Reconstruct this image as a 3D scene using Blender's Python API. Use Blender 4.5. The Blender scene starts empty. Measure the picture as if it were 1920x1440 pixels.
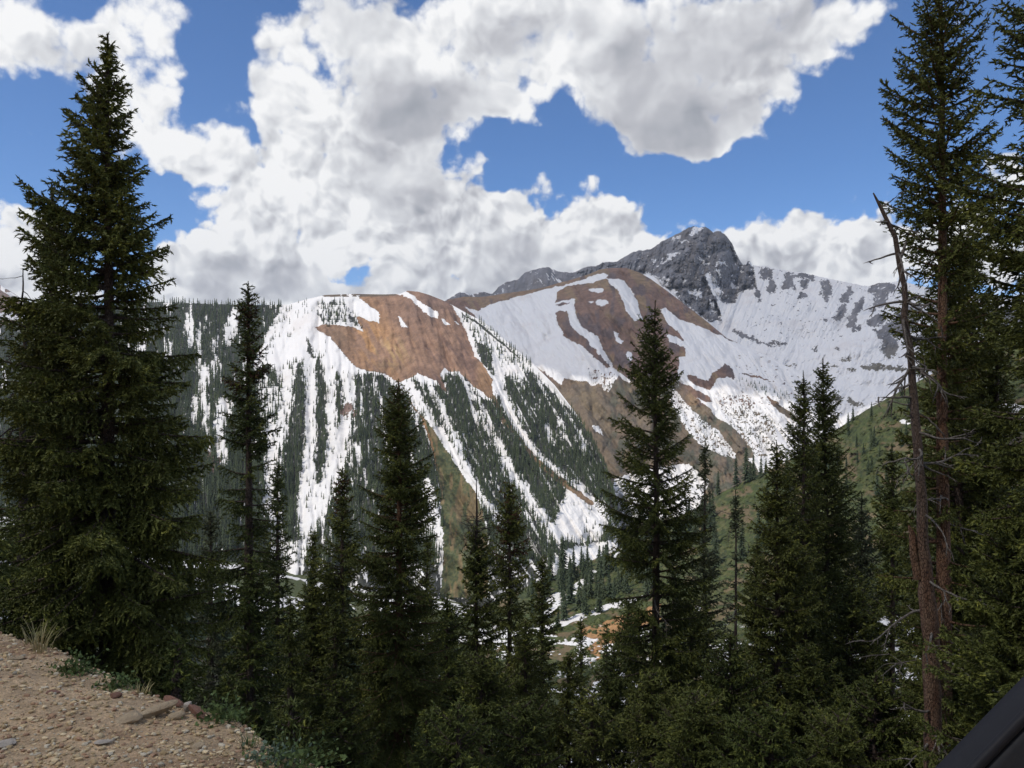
import bpy, math, random
import numpy as np
from mathutils import Vector

# ------------------------------------------------------------------ frame
F = 1477.0            # focal length in photo pixels (photo 1920 wide)
PI = math.pi
scene = bpy.context.scene
C = scene.collection
rng = np.random.default_rng(7)
random.seed(7)

cam_d = bpy.data.cameras.new('camera'); cam = bpy.data.objects.new('camera', cam_d); C.objects.link(cam)
cam.location = (0, 0, 0); cam.rotation_euler = (PI/2, 0, 0)
cam_d.sensor_width = 36.0; cam_d.lens = 36.0*F/1920.0
cam_d.clip_start = 0.05; cam_d.clip_end = 60000
scene.camera = cam
scene.render.engine = 'CYCLES'
scene.view_settings.view_transform = 'Standard'
scene.view_settings.look = 'None'
scene.view_settings.exposure = 0.3
scene.view_settings.gamma = 1.0
scene.cycles.volume_bounces = 0
scene.cycles.max_bounces = 6

SUN_EL = math.radians(56.0)
SUN_AZ = math.radians(-118.0)      # measured from +Y (view direction) towards +X: behind left
L = np.array([math.sin(SUN_AZ)*math.cos(SUN_EL), math.cos(SUN_AZ)*math.cos(SUN_EL), math.sin(SUN_EL)])
sun_d = bpy.data.lights.new('sun', 'SUN'); sun_o = bpy.data.objects.new('sun', sun_d); C.objects.link(sun_o)
sun_d.energy = 2.5; sun_d.angle = math.radians(0.5); sun_d.color = (1.0, 0.95, 0.87)
sun_o.rotation_euler = Vector(tuple(L)).to_track_quat('Z', 'Y').to_euler()

# ------------------------------------------------------------------ node helpers
class NT:
    def __init__(s, tree): s.t = tree
    def n(s, typ, **kw):
        o = s.t.nodes.new(typ)
        for k, v in kw.items(): setattr(o, k, v)
        return o
    def link(s, a, b): s.t.links.new(a, b)
    def setin(s, sock, v):
        if isinstance(v, bpy.types.NodeSocket): s.t.links.new(v, sock)
        else: sock.default_value = v
    def m(s, op, a, b=None, c=None, clamp=False):
        o = s.n('ShaderNodeMath', operation=op); o.use_clamp = clamp
        s.setin(o.inputs[0], a)
        if b is not None: s.setin(o.inputs[1], b)
        if c is not None: s.setin(o.inputs[2], c)
        return o.outputs[0]
    def v(s, op, a, b=None, scale=None):
        o = s.n('ShaderNodeVectorMath', operation=op)
        s.setin(o.inputs[0], a)
        if b is not None: s.setin(o.inputs[1], b)
        if scale is not None: s.setin(o.inputs['Scale'], scale)
        return o.outputs['Value'] if op in ('LENGTH', 'DOT_PRODUCT') else o.outputs[0]
    def mapr(s, x, a, b, c=0.0, d=1.0, smooth=True):
        o = s.n('ShaderNodeMapRange'); o.interpolation_type = 'SMOOTHSTEP' if smooth else 'LINEAR'
        s.setin(o.inputs[0], x); s.setin(o.inputs[1], a); s.setin(o.inputs[2], b); s.setin(o.inputs[3], c); s.setin(o.inputs[4], d)
        return o.outputs[0]
    def mix(s, f, a, b, mode='MIX'):
        o = s.n('ShaderNodeMix', data_type='RGBA', blend_type=mode)
        s.setin(o.inputs[0], f)
        s.setin(o.inputs[6], a if isinstance(a, bpy.types.NodeSocket) else (*a, 1.0))
        s.setin(o.inputs[7], b if isinstance(b, bpy.types.NodeSocket) else (*b, 1.0))
        return o.outputs[2]
    def noise(s, vec, scale, detail=4.0, rough=0.5, dist=0.0):
        o = s.n('ShaderNodeTexNoise'); o.inputs['Scale'].default_value = scale
        o.inputs['Detail'].default_value = detail; o.inputs['Roughness'].default_value = rough
        o.inputs['Distortion'].default_value = dist
        if vec is not None: s.link(vec, o.inputs['Vector'])
        return o.outputs[0]

# ------------------------------------------------------------------ world: sky with cumulus laid out by azimuth and elevation
def azel(px, py):
    az = math.atan2(px-960, F); el = math.atan((720-py)/F*math.cos(az))
    return math.degrees(az), math.degrees(el)
DEG = 57.29578/F*1.0
BLOBS = [  # px, py, rx, ry, weight
 (20,75,190,85,1),(215,105,130,95,1),(300,210,120,90,1),(430,292,150,62,1.15),(520,315,150,70,1),
 (335,338,62,16,.62),(50,275,26,20,.6),(8,325,38,18,.7),(250,-5,70,26,.7),(20,455,75,75,1),(0,530,90,50,.9),
 (470,75,45,35,.55),(345,25,60,14,.4),(400,60,50,14,.36),
 (535,130,70,85,1),(510,215,95,80,1),(660,230,170,160,1),(780,110,200,150,1),(620,25,90,60,.75),(1000,60,330,130,1),(1330,50,330,110,1.1),(1560,60,130,55,.9),
 (1285,218,185,84,1.15),(1440,140,130,75,1.1),(1590,85,110,40,.9),(1180,130,240,110,1),(860,180,190,95,1),(700,330,180,130,1),(850,340,130,90,1),
 (455,400,110,80,1.2),(380,470,80,80,1.1),(350,530,90,60,1.1),(420,500,150,80,1.1),(580,510,200,90,1.1),(760,455,200,110,1.1),(960,440,140,95,1.1),(920,520,240,60,1.1),
 (1140,400,90,80,1.05),(1120,470,150,50,1),(1085,355,45,38,.8),
 (1300,415,40,24,.42),(1395,440,75,55,1),(1500,410,90,45,.9),(1440,460,130,62,1),(1570,470,190,90,1.05),(1565,360,60,38,.8),(1660,345,60,34,.8),(1680,420,110,65,.9),(1840,500,140,70,.8),
 (1900,330,50,40,.8),(1800,15,34,24,.7),(1400,500,200,40,.6),(250,540,200,40,.8),(2050,420,160,90,.9),(-180,330,150,60,.8),(-250,80,160,80,.9),(2250,150,200,90,.9)]
HOLES = [(1010,278,150,32,-1.2),(978,228,20,20,-.5),(1090,315,170,40,-1.2),(1330,362,150,48,-1.3),(1590,275,120,75,-1.1),(1670,175,60,40,-.6),(1640,250,150,120,-1),
 (400,110,70,90,-1),(440,205,36,48,-.6),(445,262,50,22,-.35),(655,492,34,15,-.95),(790,507,22,12,-.4),(865,530,34,12,-.55),(1255,400,46,30,-.9),(1610,395,20,14,-.5),(340,400,55,60,-.7),(470,278,22,10,-.3),
 (150,200,60,60,-.4),(120,330,120,70,-.6),(640,105,16,10,-.3)]
GREY = [(1240,70,370,75,.30),(1260,220,150,75,.46),(820,190,170,50,.36),(770,330,120,75,.42),(650,400,60,60,.25),(560,160,90,60,.12),(430,520,140,70,.34),(580,540,180,60,.38),
 (790,520,170,60,.25),(985,480,150,70,.36),(1120,420,60,60,.22),(680,60,110,60,.25),(520,210,60,40,.15),(1560,500,170,45,.16),(60,110,140,50,.1),(740,470,90,40,.2),(1480,60,160,60,.1)]

COLS_AZ = np.linspace(-39.0, 39.0, 32); ROWS_EL = np.linspace(-1.0, 31.0, 19)
def sky_grid():
    """coverage and greyness of the clouds on a coarse grid of azimuth and elevation"""
    A, E = np.meshgrid(COLS_AZ, ROWS_EL)
    px = 960+F*np.tan(np.radians(A)); py = 720-F*np.tan(np.radians(E))/np.cos(np.radians(A))
    cov = np.zeros(A.shape); gr = np.zeros(A.shape)
    def bump(b, lo, hi):
        r = np.sqrt(((px-b[0])/(b[2]+18))**2+((py-b[1])/(b[3]+14))**2)
        t = np.clip((hi-r)/(hi-lo), 0, 1); return b[4]*t*t*(3-2*t)
    for b in BLOBS: cov = np.maximum(cov, bump(b, 0.45, 1.35))
    for b in HOLES: cov = cov+bump(b, 0.55, 1.25)
    for b in GREY: gr = np.maximum(gr, bump(b, 0.35, 1.35)*(1.18 if b[1] < 260 else 0.80))
    return np.clip(cov*1.15, 0, 1.3)/1.3, np.clip(gr, 0, 1)

def make_world():
    w = bpy.data.worlds.new('World'); scene.world = w; w.use_nodes = True
    t = w.node_tree; t.nodes.clear(); T = NT(t)
    out = T.n('ShaderNodeOutputWorld'); bg = T.n('ShaderNodeBackground'); bg.inputs['Strength'].default_value = 0.1
    sky = T.n('ShaderNodeTexSky', sky_type='NISHITA'); sky.sun_disc = False
    sky.sun_elevation = SUN_EL; sky.sun_rotation = SUN_AZ
    sky.altitude = 3200; sky.air_density = 1.0; sky.dust_density = 0.6; sky.ozone_density = 2.5
    tc = T.n('ShaderNodeTexCoord'); V = tc.outputs['Generated']
    w1 = T.n('ShaderNodeTexNoise'); w1.inputs['Scale'].default_value = 14.0; w1.inputs['Detail'].default_value = 3.0; T.link(V, w1.inputs['Vector'])
    wv = T.v('SUBTRACT', w1.outputs['Color'], (0.5, 0.5, 0.5))
    q = T.v('ADD', V, T.v('SCALE', wv, scale=0.085))
    sp = T.n('ShaderNodeSeparateXYZ'); T.link(q, sp.inputs[0])
    az = T.m('MULTIPLY', T.m('ARCTAN2', sp.outputs[0], sp.outputs[1]), 57.29578)
    el = T.m('MULTIPLY', T.m('ARCSINE', T.m('MINIMUM', sp.outputs[2], 1.0)), 57.29578)
    u = T.m('DIVIDE', T.m('SUBTRACT', az, float(COLS_AZ[0])), float(COLS_AZ[-1]-COLS_AZ[0]))
    r = T.m('DIVIDE', T.m('SUBTRACT', el, float(ROWS_EL[0])), float(ROWS_EL[1]-ROWS_EL[0]))
    cov, gr = sky_grid(); tot = None
    for k in range(len(ROWS_EL)):
        ra = T.n('ShaderNodeValToRGB'); cr = ra.color_ramp; cr.interpolation = 'B_SPLINE' if False else 'EASE'
        for j in range(32):
            p = j/31.0
            if j == 0: e = cr.elements[0]; e.position = 0.0
            elif j == 31: e = cr.elements[len(cr.elements)-1]; e.position = 1.0
            else: e = cr.elements.new(p)
            e.color = (float(cov[k, j]), float(gr[k, j]), 0.0, 1.0)
        T.link(u, ra.inputs[0])
        dd = T.m('SUBTRACT', r, float(k))
        hat = T.m('SUBTRACT', 1.0, T.m('ABSOLUTE', dd), clamp=True)
        c = T.v('SCALE', ra.outputs[0], scale=hat)
        tot = c if tot is None else T.v('ADD', tot, c)
    sg = T.n('ShaderNodeSeparateXYZ'); T.link(tot, sg.inputs[0])
    far = T.m('MAXIMUM', T.mapr(T.m('ABSOLUTE', az), 36.0, 42.0), T.mapr(el, 29.0, 34.0))
    gen = T.m('MULTIPLY', far, T.mapr(T.noise(V, 2.6, 3, 0.55), 0.40, 0.60, 0.0, 1.1))
    cover = T.m('MAXIMUM', T.m('MULTIPLY', T.m('MULTIPLY', sg.outputs[0], 1.3), T.m('SUBTRACT', 1.0, far)), gen)
    def det(vec): return T.noise(vec, 17.0, 9.0, 0.60, 0.0)
    n0 = det(V)
    Vw = T.v('ADD', V, T.v('SCALE', wv, scale=0.05))
    def puff(vec):
        vo = T.n('ShaderNodeTexVoronoi', feature='F1'); vo.inputs['Scale'].default_value = 20.0
        vo.inputs['Detail'].default_value = 2.2; vo.inputs['Roughness'].default_value = 0.56; vo.inputs['Lacunarity'].default_value = 2.2
        T.link(vec, vo.inputs['Vector']); return T.m('SUBTRACT', 0.6, vo.outputs['Distance'])
    p0 = puff(Vw); p1 = puff(T.v('ADD', Vw, (-0.006, 0.0, 0.011)))
    d = T.m('MULTIPLY_ADD', T.m('SUBTRACT', n0, 0.5), 1.7, cover)
    d = T.m('MULTIPLY_ADD', p0, 0.55, d)
    alpha = T.mapr(d, 0.33, T.mapr(el, 8.0, 24.0, 0.58, 0.80))
    m0 = T.noise(q, 8.5, 3.0, 0.5); m1 = T.noise(T.v('ADD', q, (-0.022, 0.0, 0.030)), 8.5, 3.0, 0.5)
    crisp = T.mapr(sg.outputs[1], 0.12, 0.40, 0.92, 0.15)      # flat grey bases carry little relief
    crisp = T.m('MULTIPLY', crisp, T.mapr(el, 8.0, 24.0, 1.0, 0.45))
    rel = T.m('MULTIPLY_ADD', T.m('SUBTRACT', m0, m1), 1.5, T.m('MULTIPLY', T.m('SUBTRACT', p0, p1), crisp))
    br = T.m('ADD', rel, 0.90)
    br = T.m('MULTIPLY_ADD', T.m('SUBTRACT', n0, 0.5), 0.22, br)
    br = T.m('SUBTRACT', br, T.m('MULTIPLY', sg.outputs[1], 1.0))
    # thin margins stay bright
    br = T.m('ADD', br, T.mapr(d, 0.5, 1.0, 0.14, 0.0))
    col = T.n('ShaderNodeValToRGB'); cr = col.color_ramp
    cr.elements[0].position = 0.20; cr.elements[0].color = (0.30, 0.315, 0.35, 1)
    cr.elements[1].position = 1.0; cr.elements[1].color = (0.82, 0.82, 0.82, 1)
    e = cr.elements.new(0.5); e.color = (0.45, 0.455, 0.485, 1)
    e = cr.elements.new(0.78); e.color = (0.64, 0.65, 0.67, 1)
    T.link(br, col.inputs[0])
    cc = T.v('SCALE', col.outputs[0], scale=10.0)        # the Background runs at 0.1
    skyc = T.v('MULTIPLY', sky.outputs[0], SKYM)
    T.link(T.mix(alpha, skyc, cc), bg.inputs['Color']); T.link(bg.outputs[0], out.inputs[0])
SKYM = (0.73, 1.01, 1.27)
make_world()

# ------------------------------------------------------------------ numpy noise
def _h(ix, iy, seed):
    h = (ix.astype(np.int64)*374761393 + iy.astype(np.int64)*668265263 + seed*1442695041) & 0xffffffff
    h = ((h ^ (h >> 13))*1274126177) & 0xffffffff
    h = h ^ (h >> 16)
    return (h & 0xffff)/65535.0
def vn(x, y, seed=0):
    x = np.asarray(x, float); y = np.asarray(y, float)
    ix = np.floor(x); iy = np.floor(y); fx = x-ix; fy = y-iy
    fx = fx*fx*fx*(fx*(fx*6-15)+10); fy = fy*fy*fy*(fy*(fy*6-15)+10)
    a = _h(ix, iy, seed); b = _h(ix+1, iy, seed); c = _h(ix, iy+1, seed); d = _h(ix+1, iy+1, seed)
    return (a*(1-fx)+b*fx)*(1-fy)+(c*(1-fx)+d*fx)*fy
def fbm(x, y, seed=0, o=5, g=0.5):
    t = 0; a = 1; s = 0
    for k in range(o):
        t = t+a*vn(x, y, seed+k*17); s += a; a *= g
        x, y = x*1.93*0.96-y*1.93*0.28, x*1.93*0.28+y*1.93*0.96
    return t/s
def ridged(x, y, seed=0, o=5, g=0.5):
    t = 0; a = 1; s = 0
    for k in range(o):
        t = t+a*(1-np.abs(2*vn(x, y, seed+k*31)-1)); s += a; a *= g
        x, y = x*2.05*0.96-y*2.05*0.28, x*2.05*0.28+y*2.05*0.96
    return t/s
def sstep(x, a, b):
    t = np.clip((x-a)/(b-a), 0, 1); return t*t*(3-2*t)
def inpoly(px, py, poly):
    r = np.zeros(px.shape, bool); n = len(poly)
    for i in range(n):
        x1, y1 = poly[i]; x2, y2 = poly[(i+1) % n]
        if y1 == y2: continue
        c = ((y1 > py) != (y2 > py)) & (px < (x2-x1)*(py-y1)/(y2-y1)+x1)
        r ^= c
    return r
def linedist(px, py, pts):
    """distance to a polyline, minus the half width given at each vertex"""
    best = np.full(px.shape, 1e9)
    for (x1, y1, w1), (x2, y2, w2) in zip(pts[:-1], pts[1:]):
        dx, dy = x2-x1, y2-y1
        t = np.clip(((px-x1)*dx+(py-y1)*dy)/(dx*dx+dy*dy+1e-9), 0, 1)
        d = np.hypot(px-x1-t*dx, py-y1-t*dy)-(w1+(w2-w1)*t)
        best = np.minimum(best, d)
    return best

# ------------------------------------------------------------------ mesh helpers
def new_mesh(name, V, faces, mat, smooth=True, parent=None, attrs=None, uniform=None):
    """faces: (n,k) int array (uniform) or list of such arrays"""
    me = bpy.data.meshes.new(name)
    V = np.asarray(V, np.float32)
    fl = faces if isinstance(faces, list) else [faces]
    fl = [np.asarray(f, np.int32) for f in fl if len(f)]
    nl = sum(f.size for f in fl); nf = sum(len(f) for f in fl)
    me.vertices.add(len(V)); me.vertices.foreach_set('co', V.ravel())
    me.loops.add(nl); me.polygons.add(nf)
    me.loops.foreach_set('vertex_index', np.concatenate([f.ravel() for f in fl]))
    tot = np.concatenate([np.full(len(f), f.shape[1], np.int32) for f in fl])
    st = np.concatenate([[0], np.cumsum(tot)[:-1]]).astype(np.int32)
    me.polygons.foreach_set('loop_start', st); me.polygons.foreach_set('loop_total', tot)
    me.polygons.foreach_set('use_smooth', np.full(nf, smooth, bool))
    me.update(calc_edges=True)
    if attrs:
        for k, a in attrs.items():
            a = np.asarray(a, np.float32)
            if a.ndim == 2:
                at = me.attributes.new(k, 'FLOAT_COLOR', 'POINT')
                b = np.ones((len(V), 4), np.float32); b[:, :3] = a; at.data.foreach_set('color', b.ravel())
            else:
                at = me.attributes.new(k, 'FLOAT', 'POINT'); at.data.foreach_set('value', a)
    if mat: me.materials.append(mat)
    o = bpy.data.objects.new(name, me); C.objects.link(o)
    if parent: o.parent = parent
    return o
def grid_faces(nu, nv):
    i = np.arange(nu-1)[:, None]; j = np.arange(nv-1)[None, :]
    a = i*nv+j
    return np.stack([a, a+1, a+nv+1, a+nv], -1).reshape(-1, 4)
def tag(o, label=None, cat=None, group=None, kind=None):
    if label: o['label'] = label
    if cat: o['category'] = cat
    if group: o['group'] = group
    if kind: o['kind'] = kind
    return o
def empty(name, loc):
    o = bpy.data.objects.new(name, None); C.objects.link(o); o.location = loc; o.empty_display_size = 0.3
    return o
def mat_new(name):
    m = bpy.data.materials.new(name); m.use_nodes = True
    t = m.node_tree; b = t.nodes['Principled BSDF']; b.inputs['Specular IOR Level'].default_value = 0.25
    return m, NT(t), b

# ------------------------------------------------------------------ materials
def terrain_material(name, det, bump_s, bump_d, rough_var=0.35, snowcol=(0.765, 0.745, 0.725), edge=0.30, fine=0):
    m, T, b = mat_new(name)
    tc = T.n('ShaderNodeTexCoord'); O = tc.outputs['Object']
    at = T.n('ShaderNodeAttribute', attribute_name='albedo'); sn = T.n('ShaderNodeAttribute', attribute_name='snow')
    n1 = T.noise(O, det, 8, 0.65); n2 = T.noise(O, det*0.13, 5, 0.6); n3 = T.noise(O, det*4.0, 4, 0.6)
    f = T.m('MULTIPLY_ADD', T.m('SUBTRACT', n1, 0.5), 1.8*rough_var*2, 1.0)
    f = T.m('MULTIPLY', f, T.m('MULTIPLY_ADD', T.m('SUBTRACT', n2, 0.5), 0.9*rough_var*2, 1.0))
    if fine:
        g1 = T.noise(O, 9.0, 6, 0.7); g2 = T.noise(O, 55.0, 5, 0.7)
        f = T.m('MULTIPLY', f, T.m('MULTIPLY_ADD', T.m('SUBTRACT', g1, 0.5), 1.5, 1.0)); f = T.m('MULTIPLY', f, T.m('MULTIPLY_ADD', T.m('SUBTRACT', g2, 0.5), 1.8, 1.0))
    base = T.v('SCALE', at.outputs['Color'], scale=f)
    sf = T.m('ADD', sn.outputs['Fac'], T.m('MULTIPLY', T.m('SUBTRACT', n1, 0.5), edge*2))
    sf = T.mapr(sf, 0.42, 0.58)
    # old snow is dusty in broad patches
    dirt = T.mix(T.mapr(T.noise(O, det*0.22, 6, 0.62), 0.5, 0.75, 0.0, 0.55), snowcol, (0.66, 0.60, 0.56))
    dirt = T.v('SCALE', dirt, scale=T.m('MULTIPLY_ADD', T.m('SUBTRACT', n3, 0.5), 0.12, 1.0))
    col = T.mix(sf, base, dirt)
    T.link(col, b.inputs['Base Color']); b.inputs['Roughness'].default_value = 0.9
    bp = T.n('ShaderNodeBump'); bp.inputs['Strength'].default_value = 0.7; bp.inputs['Distance'].default_value = bump_d
    hsum = T.noise(O, bump_s, 7, 0.6)
    if fine: hsum = T.m('ADD', hsum, T.m('ADD', T.m('MULTIPLY', g1, 0.25), T.m('MULTIPLY', g2, 0.09)))
    hgt = T.m('MULTIPLY', hsum, T.m('MULTIPLY_ADD', sf, -0.75, 1.0))
    T.link(hgt, bp.inputs['Height']); T.link(bp.outputs[0], b.inputs['Normal'])
    return m
M_far = terrain_material('mountain_ground', 0.05, 0.03, 9.0, rough_var=0.5)
M_rock = terrain_material('mountain_rock', 0.03, 0.022, 9.0)
M_hill = terrain_material('hillside_ground', 0.25, 0.2, 1.2)
M_slope = terrain_material('slope_ground', 1.4, 1.2, 0.25, fine=1)

def foliage_material(name, dark, mid, tipc, cone):
    m, T, b = mat_new(name)
    tc = T.n('ShaderNodeTexCoord'); O = tc.outputs['Object']
    ti = T.n('ShaderNodeAttribute', attribute_name='tint'); co = T.n('ShaderNodeAttribute', attribute_name='cone')
    n = T.noise(O, 1.6, 4, 0.6)
    oi = T.n('ShaderNodeObjectInfo')
    c = T.mix(T.mapr(T.m('ADD', ti.outputs['Fac'], T.m('SUBTRACT', n, 0.5)), 0.05, 0.95, smooth=False), dark, mid)
    c = T.mix(T.mapr(T.m('ADD', ti.outputs['Fac'], T.m('MULTIPLY', T.m('SUBTRACT', n, 0.5), 1.6)), 0.72, 1.2), c, tipc)
    c = T.mix(T.mapr(oi.outputs['Random'], 0, 1, 0.0, 0.30, smooth=False), c, (mid[0]*1.25, mid[1]*0.95, mid[2]*0.9))
    c = T.mix(co.outputs['Fac'], c, cone)
    c = T.v('SCALE', c, scale=T.mapr(oi.outputs['Random'], 0, 1, 0.85, 1.15, smooth=False))
    T.link(c, b.inputs['Base Color']); b.inputs['Roughness'].default_value = 0.6
    b.inputs['Specular IOR Level'].default_value = 0.2
    return m
M_fol = foliage_material('spruce_needles', (0.052, 0.066, 0.020), (0.108, 0.130, 0.032), (0.245, 0.250, 0.048), (0.085, 0.040, 0.022))
M_fol_blue = foliage_material('spruce_needles_greyish', (0.062, 0.072, 0.040), (0.100, 0.118, 0.060), (0.15, 0.17, 0.08), (0.080, 0.045, 0.028))
M_fol_far = foliage_material('far_spruce_needles', (0.028, 0.044, 0.026), (0.066, 0.094, 0.044), (0.115, 0.145, 0.052), (0.07, 0.05, 0.03))

def bark_material(name, a, c, scale=6.0):
    m, T, b = mat_new(name)
    tc = T.n('ShaderNodeTexCoord'); mp = T.n('ShaderNodeMapping'); mp.inputs['Scale'].default_value = (1, 1, 0.35)
    T.link(tc.outputs['Object'], mp.inputs[0])
    vo = T.n('ShaderNodeTexVoronoi', feature='DISTANCE_TO_EDGE'); vo.inputs['Scale'].default_value = scale*7.0; T.link(mp.outputs[0], vo.inputs['Vector'])
    n = T.noise(mp.outputs[0], scale, 6, 0.65); n2 = T.noise(tc.outputs['Object'], scale*5, 4, 0.6)
    c1 = T.mix(T.mapr(n, 0.35, 0.68), a, c)
    c1 = T.mix(T.mapr(vo.outputs[0], 0.0, 0.12, 0.55, 0.0), c1, (a[0]*0.3, a[1]*0.3, a[2]*0.3))
    c1 = T.v('SCALE', c1, scale=T.m('MULTIPLY_ADD', n2, 0.9, 0.55))
    T.link(c1, b.inputs['Base Color']); b.inputs['Roughness'].default_value = 0.92
    bp = T.n('ShaderNodeBump'); bp.inputs['Strength'].default_value = 1.0; bp.inputs['Distance'].default_value = 0.03
    T.link(T.m('ADD', T.mapr(vo.outputs[0], 0.0, 0.12), n), bp.inputs['Height']); T.link(bp.outputs[0], b.inputs['Normal'])
    return m
M_bark = bark_material('spruce_bark', (0.085, 0.060, 0.048), (0.13, 0.10, 0.082))
M_barkred = bark_material('reddish_spruce_bark', (0.16, 0.082, 0.050), (0.25, 0.155, 0.10))
M_dead = bark_material('dead_grey_wood', (0.20, 0.17, 0.145), (0.30, 0.27, 0.24), 9.0)
M_deaddark = bark_material('dark_dead_wood', (0.055, 0.042, 0.038), (0.09, 0.07, 0.06), 9.0)

# ------------------------------------------------------------------ ground: the road bench, the slope below it and the valley floor
def road_s(x, y):
    s = (x+0.9)*0.625+(y-3.08)*0.78-0.20*np.exp(-((x+1.2)/1.6)**2)
    s = s+0.14*(fbm(x*0.55+3, y*0.55, 5, 3)-0.5)+0.10*(vn(x*2.2, y*2.2, 9)-0.5)
    return s
SX = [-400, -60, -7, -0.5, 0.0, 0.5, 5, 30, 60, 150, 400, 700, 1200, 9000, 60000]
SZ = [190, 28, -1.45, -1.50, -1.58, -2.25, -7.0, -24, -40, -86, -185, -262, -275, -285, -300]
def ground_z(x, y):
    x = np.asarray(x, float); y = np.asarray(y, float)
    s = road_s(x, y)
    z = np.interp(s, SX, SZ)
    a = sstep(s, 1.0, 40)
    z = z+a*(fbm(x/14, y/14, 21, 4)-0.5)*3.0+sstep(s, 40, 200)*(fbm(x/90, y/90, 22, 4)-0.5)*16
    z = z+sstep(s, 0.3, 2)*(fbm(x/1.6, y/1.6, 23, 3)-0.5)*0.5
    on = 1-sstep(s, -0.4, 0.6)
    z = z+on*((fbm(x*1.1, y*1.1, 24, 4)-0.5)*0.10+(fbm(x*6, y*6, 25, 3)-0.5)*0.022)
    # little berm along the road edge
    z = z+0.03*np.exp(-((s+0.35)/0.28)**2)*(0.4+1.2*vn(x*1.3, y*1.3, 26))
    return z

def build_ground():
    nr, na = 420, 720
    r = np.concatenate([np.linspace(0.3, 9, 150)[:-1], 9*(60000/9)**np.linspace(0, 1, 271)])
    nr = len(r)
    # finer steps in azimuth ahead of the camera
    a0 = np.linspace(-PI, PI, na)
    th = a0-0.72*np.sin(a0)
    R, A = np.meshgrid(r, th, indexing='ij')
    X = R*np.sin(A); Y = R*np.cos(A); Z = ground_z(X, Y)
    V = np.stack([X, Y, Z], -1).reshape(-1, 3)
    s = road_s(X, Y)
    f = fbm(X/6, Y/6, 41, 5)
    brown = np.array([0.10, 0.075, 0.05]); green = np.array([0.06, 0.075, 0.028]); soil = np.array([0.46, 0.330, 0.200])
    t = sstep(f, 0.42, 0.62)[..., None]
    alb = brown*(1-t)+green*t
    k = sstep(s, 150, 260)[..., None]*0.7
    alb = alb*(1-k)+np.array([0.075, 0.095, 0.03])*k
    k = (1-sstep(s, 0.15, 0.9))[..., None]
    alb = alb*(1-k)+soil*k
    k = ((1-sstep(s, 0.1, 0.5))*sstep(fbm(X*0.9, Y*1.7, 45, 4, 0.6), 0.46, 0.62))[..., None]*0.75
    alb = alb*(1-k)+np.array([0.30, 0.185, 0.105])*k
    sn = sstep(fbm(X/9+5, Y/16, 43, 5, 0.6), 0.50, 0.60)*sstep(s, 3.5, 7)*0.95
    snf = sstep(fbm(X/60+2, Y/60, 44, 5, 0.6), 0.50, 0.58)
    k = sstep(s, 60, 160)
    sn = sn*(1-k)+snf*k
    o = new_mesh('ground', V, grid_faces(nr, na), M_slope, attrs={'albedo': alb.reshape(-1, 3), 'snow': sn.ravel()})
    # close the small hole under the camera
    tag(o, kind='structure')
build_ground()

# ------------------------------------------------------------------ mountain sheets
class Sheet: pass
def build_sheet(name, top, base, nt, nv, disp, mat, paint, sag=0.0, topnoise=(0, 1), back=0.5, smooth=True):
    """a mountain face spanned between its crest and its foot (px, py, distance), with a falling back side"""
    top = np.array(top, float); base = np.array(base, float)
    def res(a, n):
        if a.shape[1] == 4: t = a[:, 3]
        else:
            d = np.hypot(np.diff(a[:, 0]), np.diff(a[:, 1])); t = np.concatenate([[0], np.cumsum(d)]); t /= t[-1]
        u = np.linspace(0, 1, n)
        return np.stack([np.interp(u, t, a[:, k]) for k in range(3)], -1)
    tp = res(top, nt); bs = res(base, nt)
    tp[:, 1] += topnoise[0]*2*(fbm(tp[:, 0]/topnoise[1], tp[:, 1]*0+1.5, 77, 4, 0.6)-0.5)
    def w(a): return np.stack([(a[..., 0]-960)/F*a[..., 2], a[..., 2], (720-a[..., 1])/F*a[..., 2]], -1)
    TP = w(tp); BS = w(bs)
    v = np.linspace(0, 1, nv)[None, :, None]
    G = TP[:, None]*(1-v)+BS[:, None]*v
    G[..., 2] -= sag*np.sin(PI*v[..., 0])*(1-0.3*v[..., 0])
    px = G[..., 0]/G[..., 1]*F+960; py = 720-G[..., 2]/G[..., 1]*F
    env = sstep(v[..., 0], 0.0, 0.06)
    d = disp(px, py, G)*env
    G = G*(1+d/G[..., 1])[..., None]
    # back side
    nb = 14
    k = (np.arange(nb, 0, -1)/nb)[None, :, None]
    B = TP[:, None].repeat(nb, 1).copy()
    B = B*(1+back*k); 
    zt = TP[:, None, 2:3]
    B[..., 2:3] = zt-(zt+320)*(0.18*k+0.85*k*k)
    full = np.concatenate([B, G], 1)
    n2 = nb+nv
    pxx = np.concatenate([np.repeat(px[:, :1], nb, 1), px], 1); pyy = np.concatenate([np.repeat(py[:, :1], nb, 1), py], 1)
    alb, sn = paint(pxx, pyy, full)
    o = new_mesh(name, full.reshape(-1, 3), grid_faces(nt, n2)[:, ::-1], mat, smooth, attrs={'albedo': alb.reshape(-1, 3), 'snow': sn.ravel()})
    S = Sheet(); S.px = px.ravel(); S.py = py.ravel(); S.pos = G.reshape(-1, 3); S.o = o
    # lookup by 4-px cells
    S.cell = {}
    key = (np.floor(S.px/4).astype(int), np.floor(S.py/4).astype(int))
    order = np.argsort(-S.pos[:, 1])
    for i in order: S.cell[(key[0][i], key[1][i])] = i
    return S
def at(S, x, y):
    i = S.cell.get((int(math.floor(x/4)), int(math.floor(y/4))))
    return None if i is None else S.pos[i]
def mixc(a, b, t): return a*(1-t[..., None])+np.array(b)*t[..., None]
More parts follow.
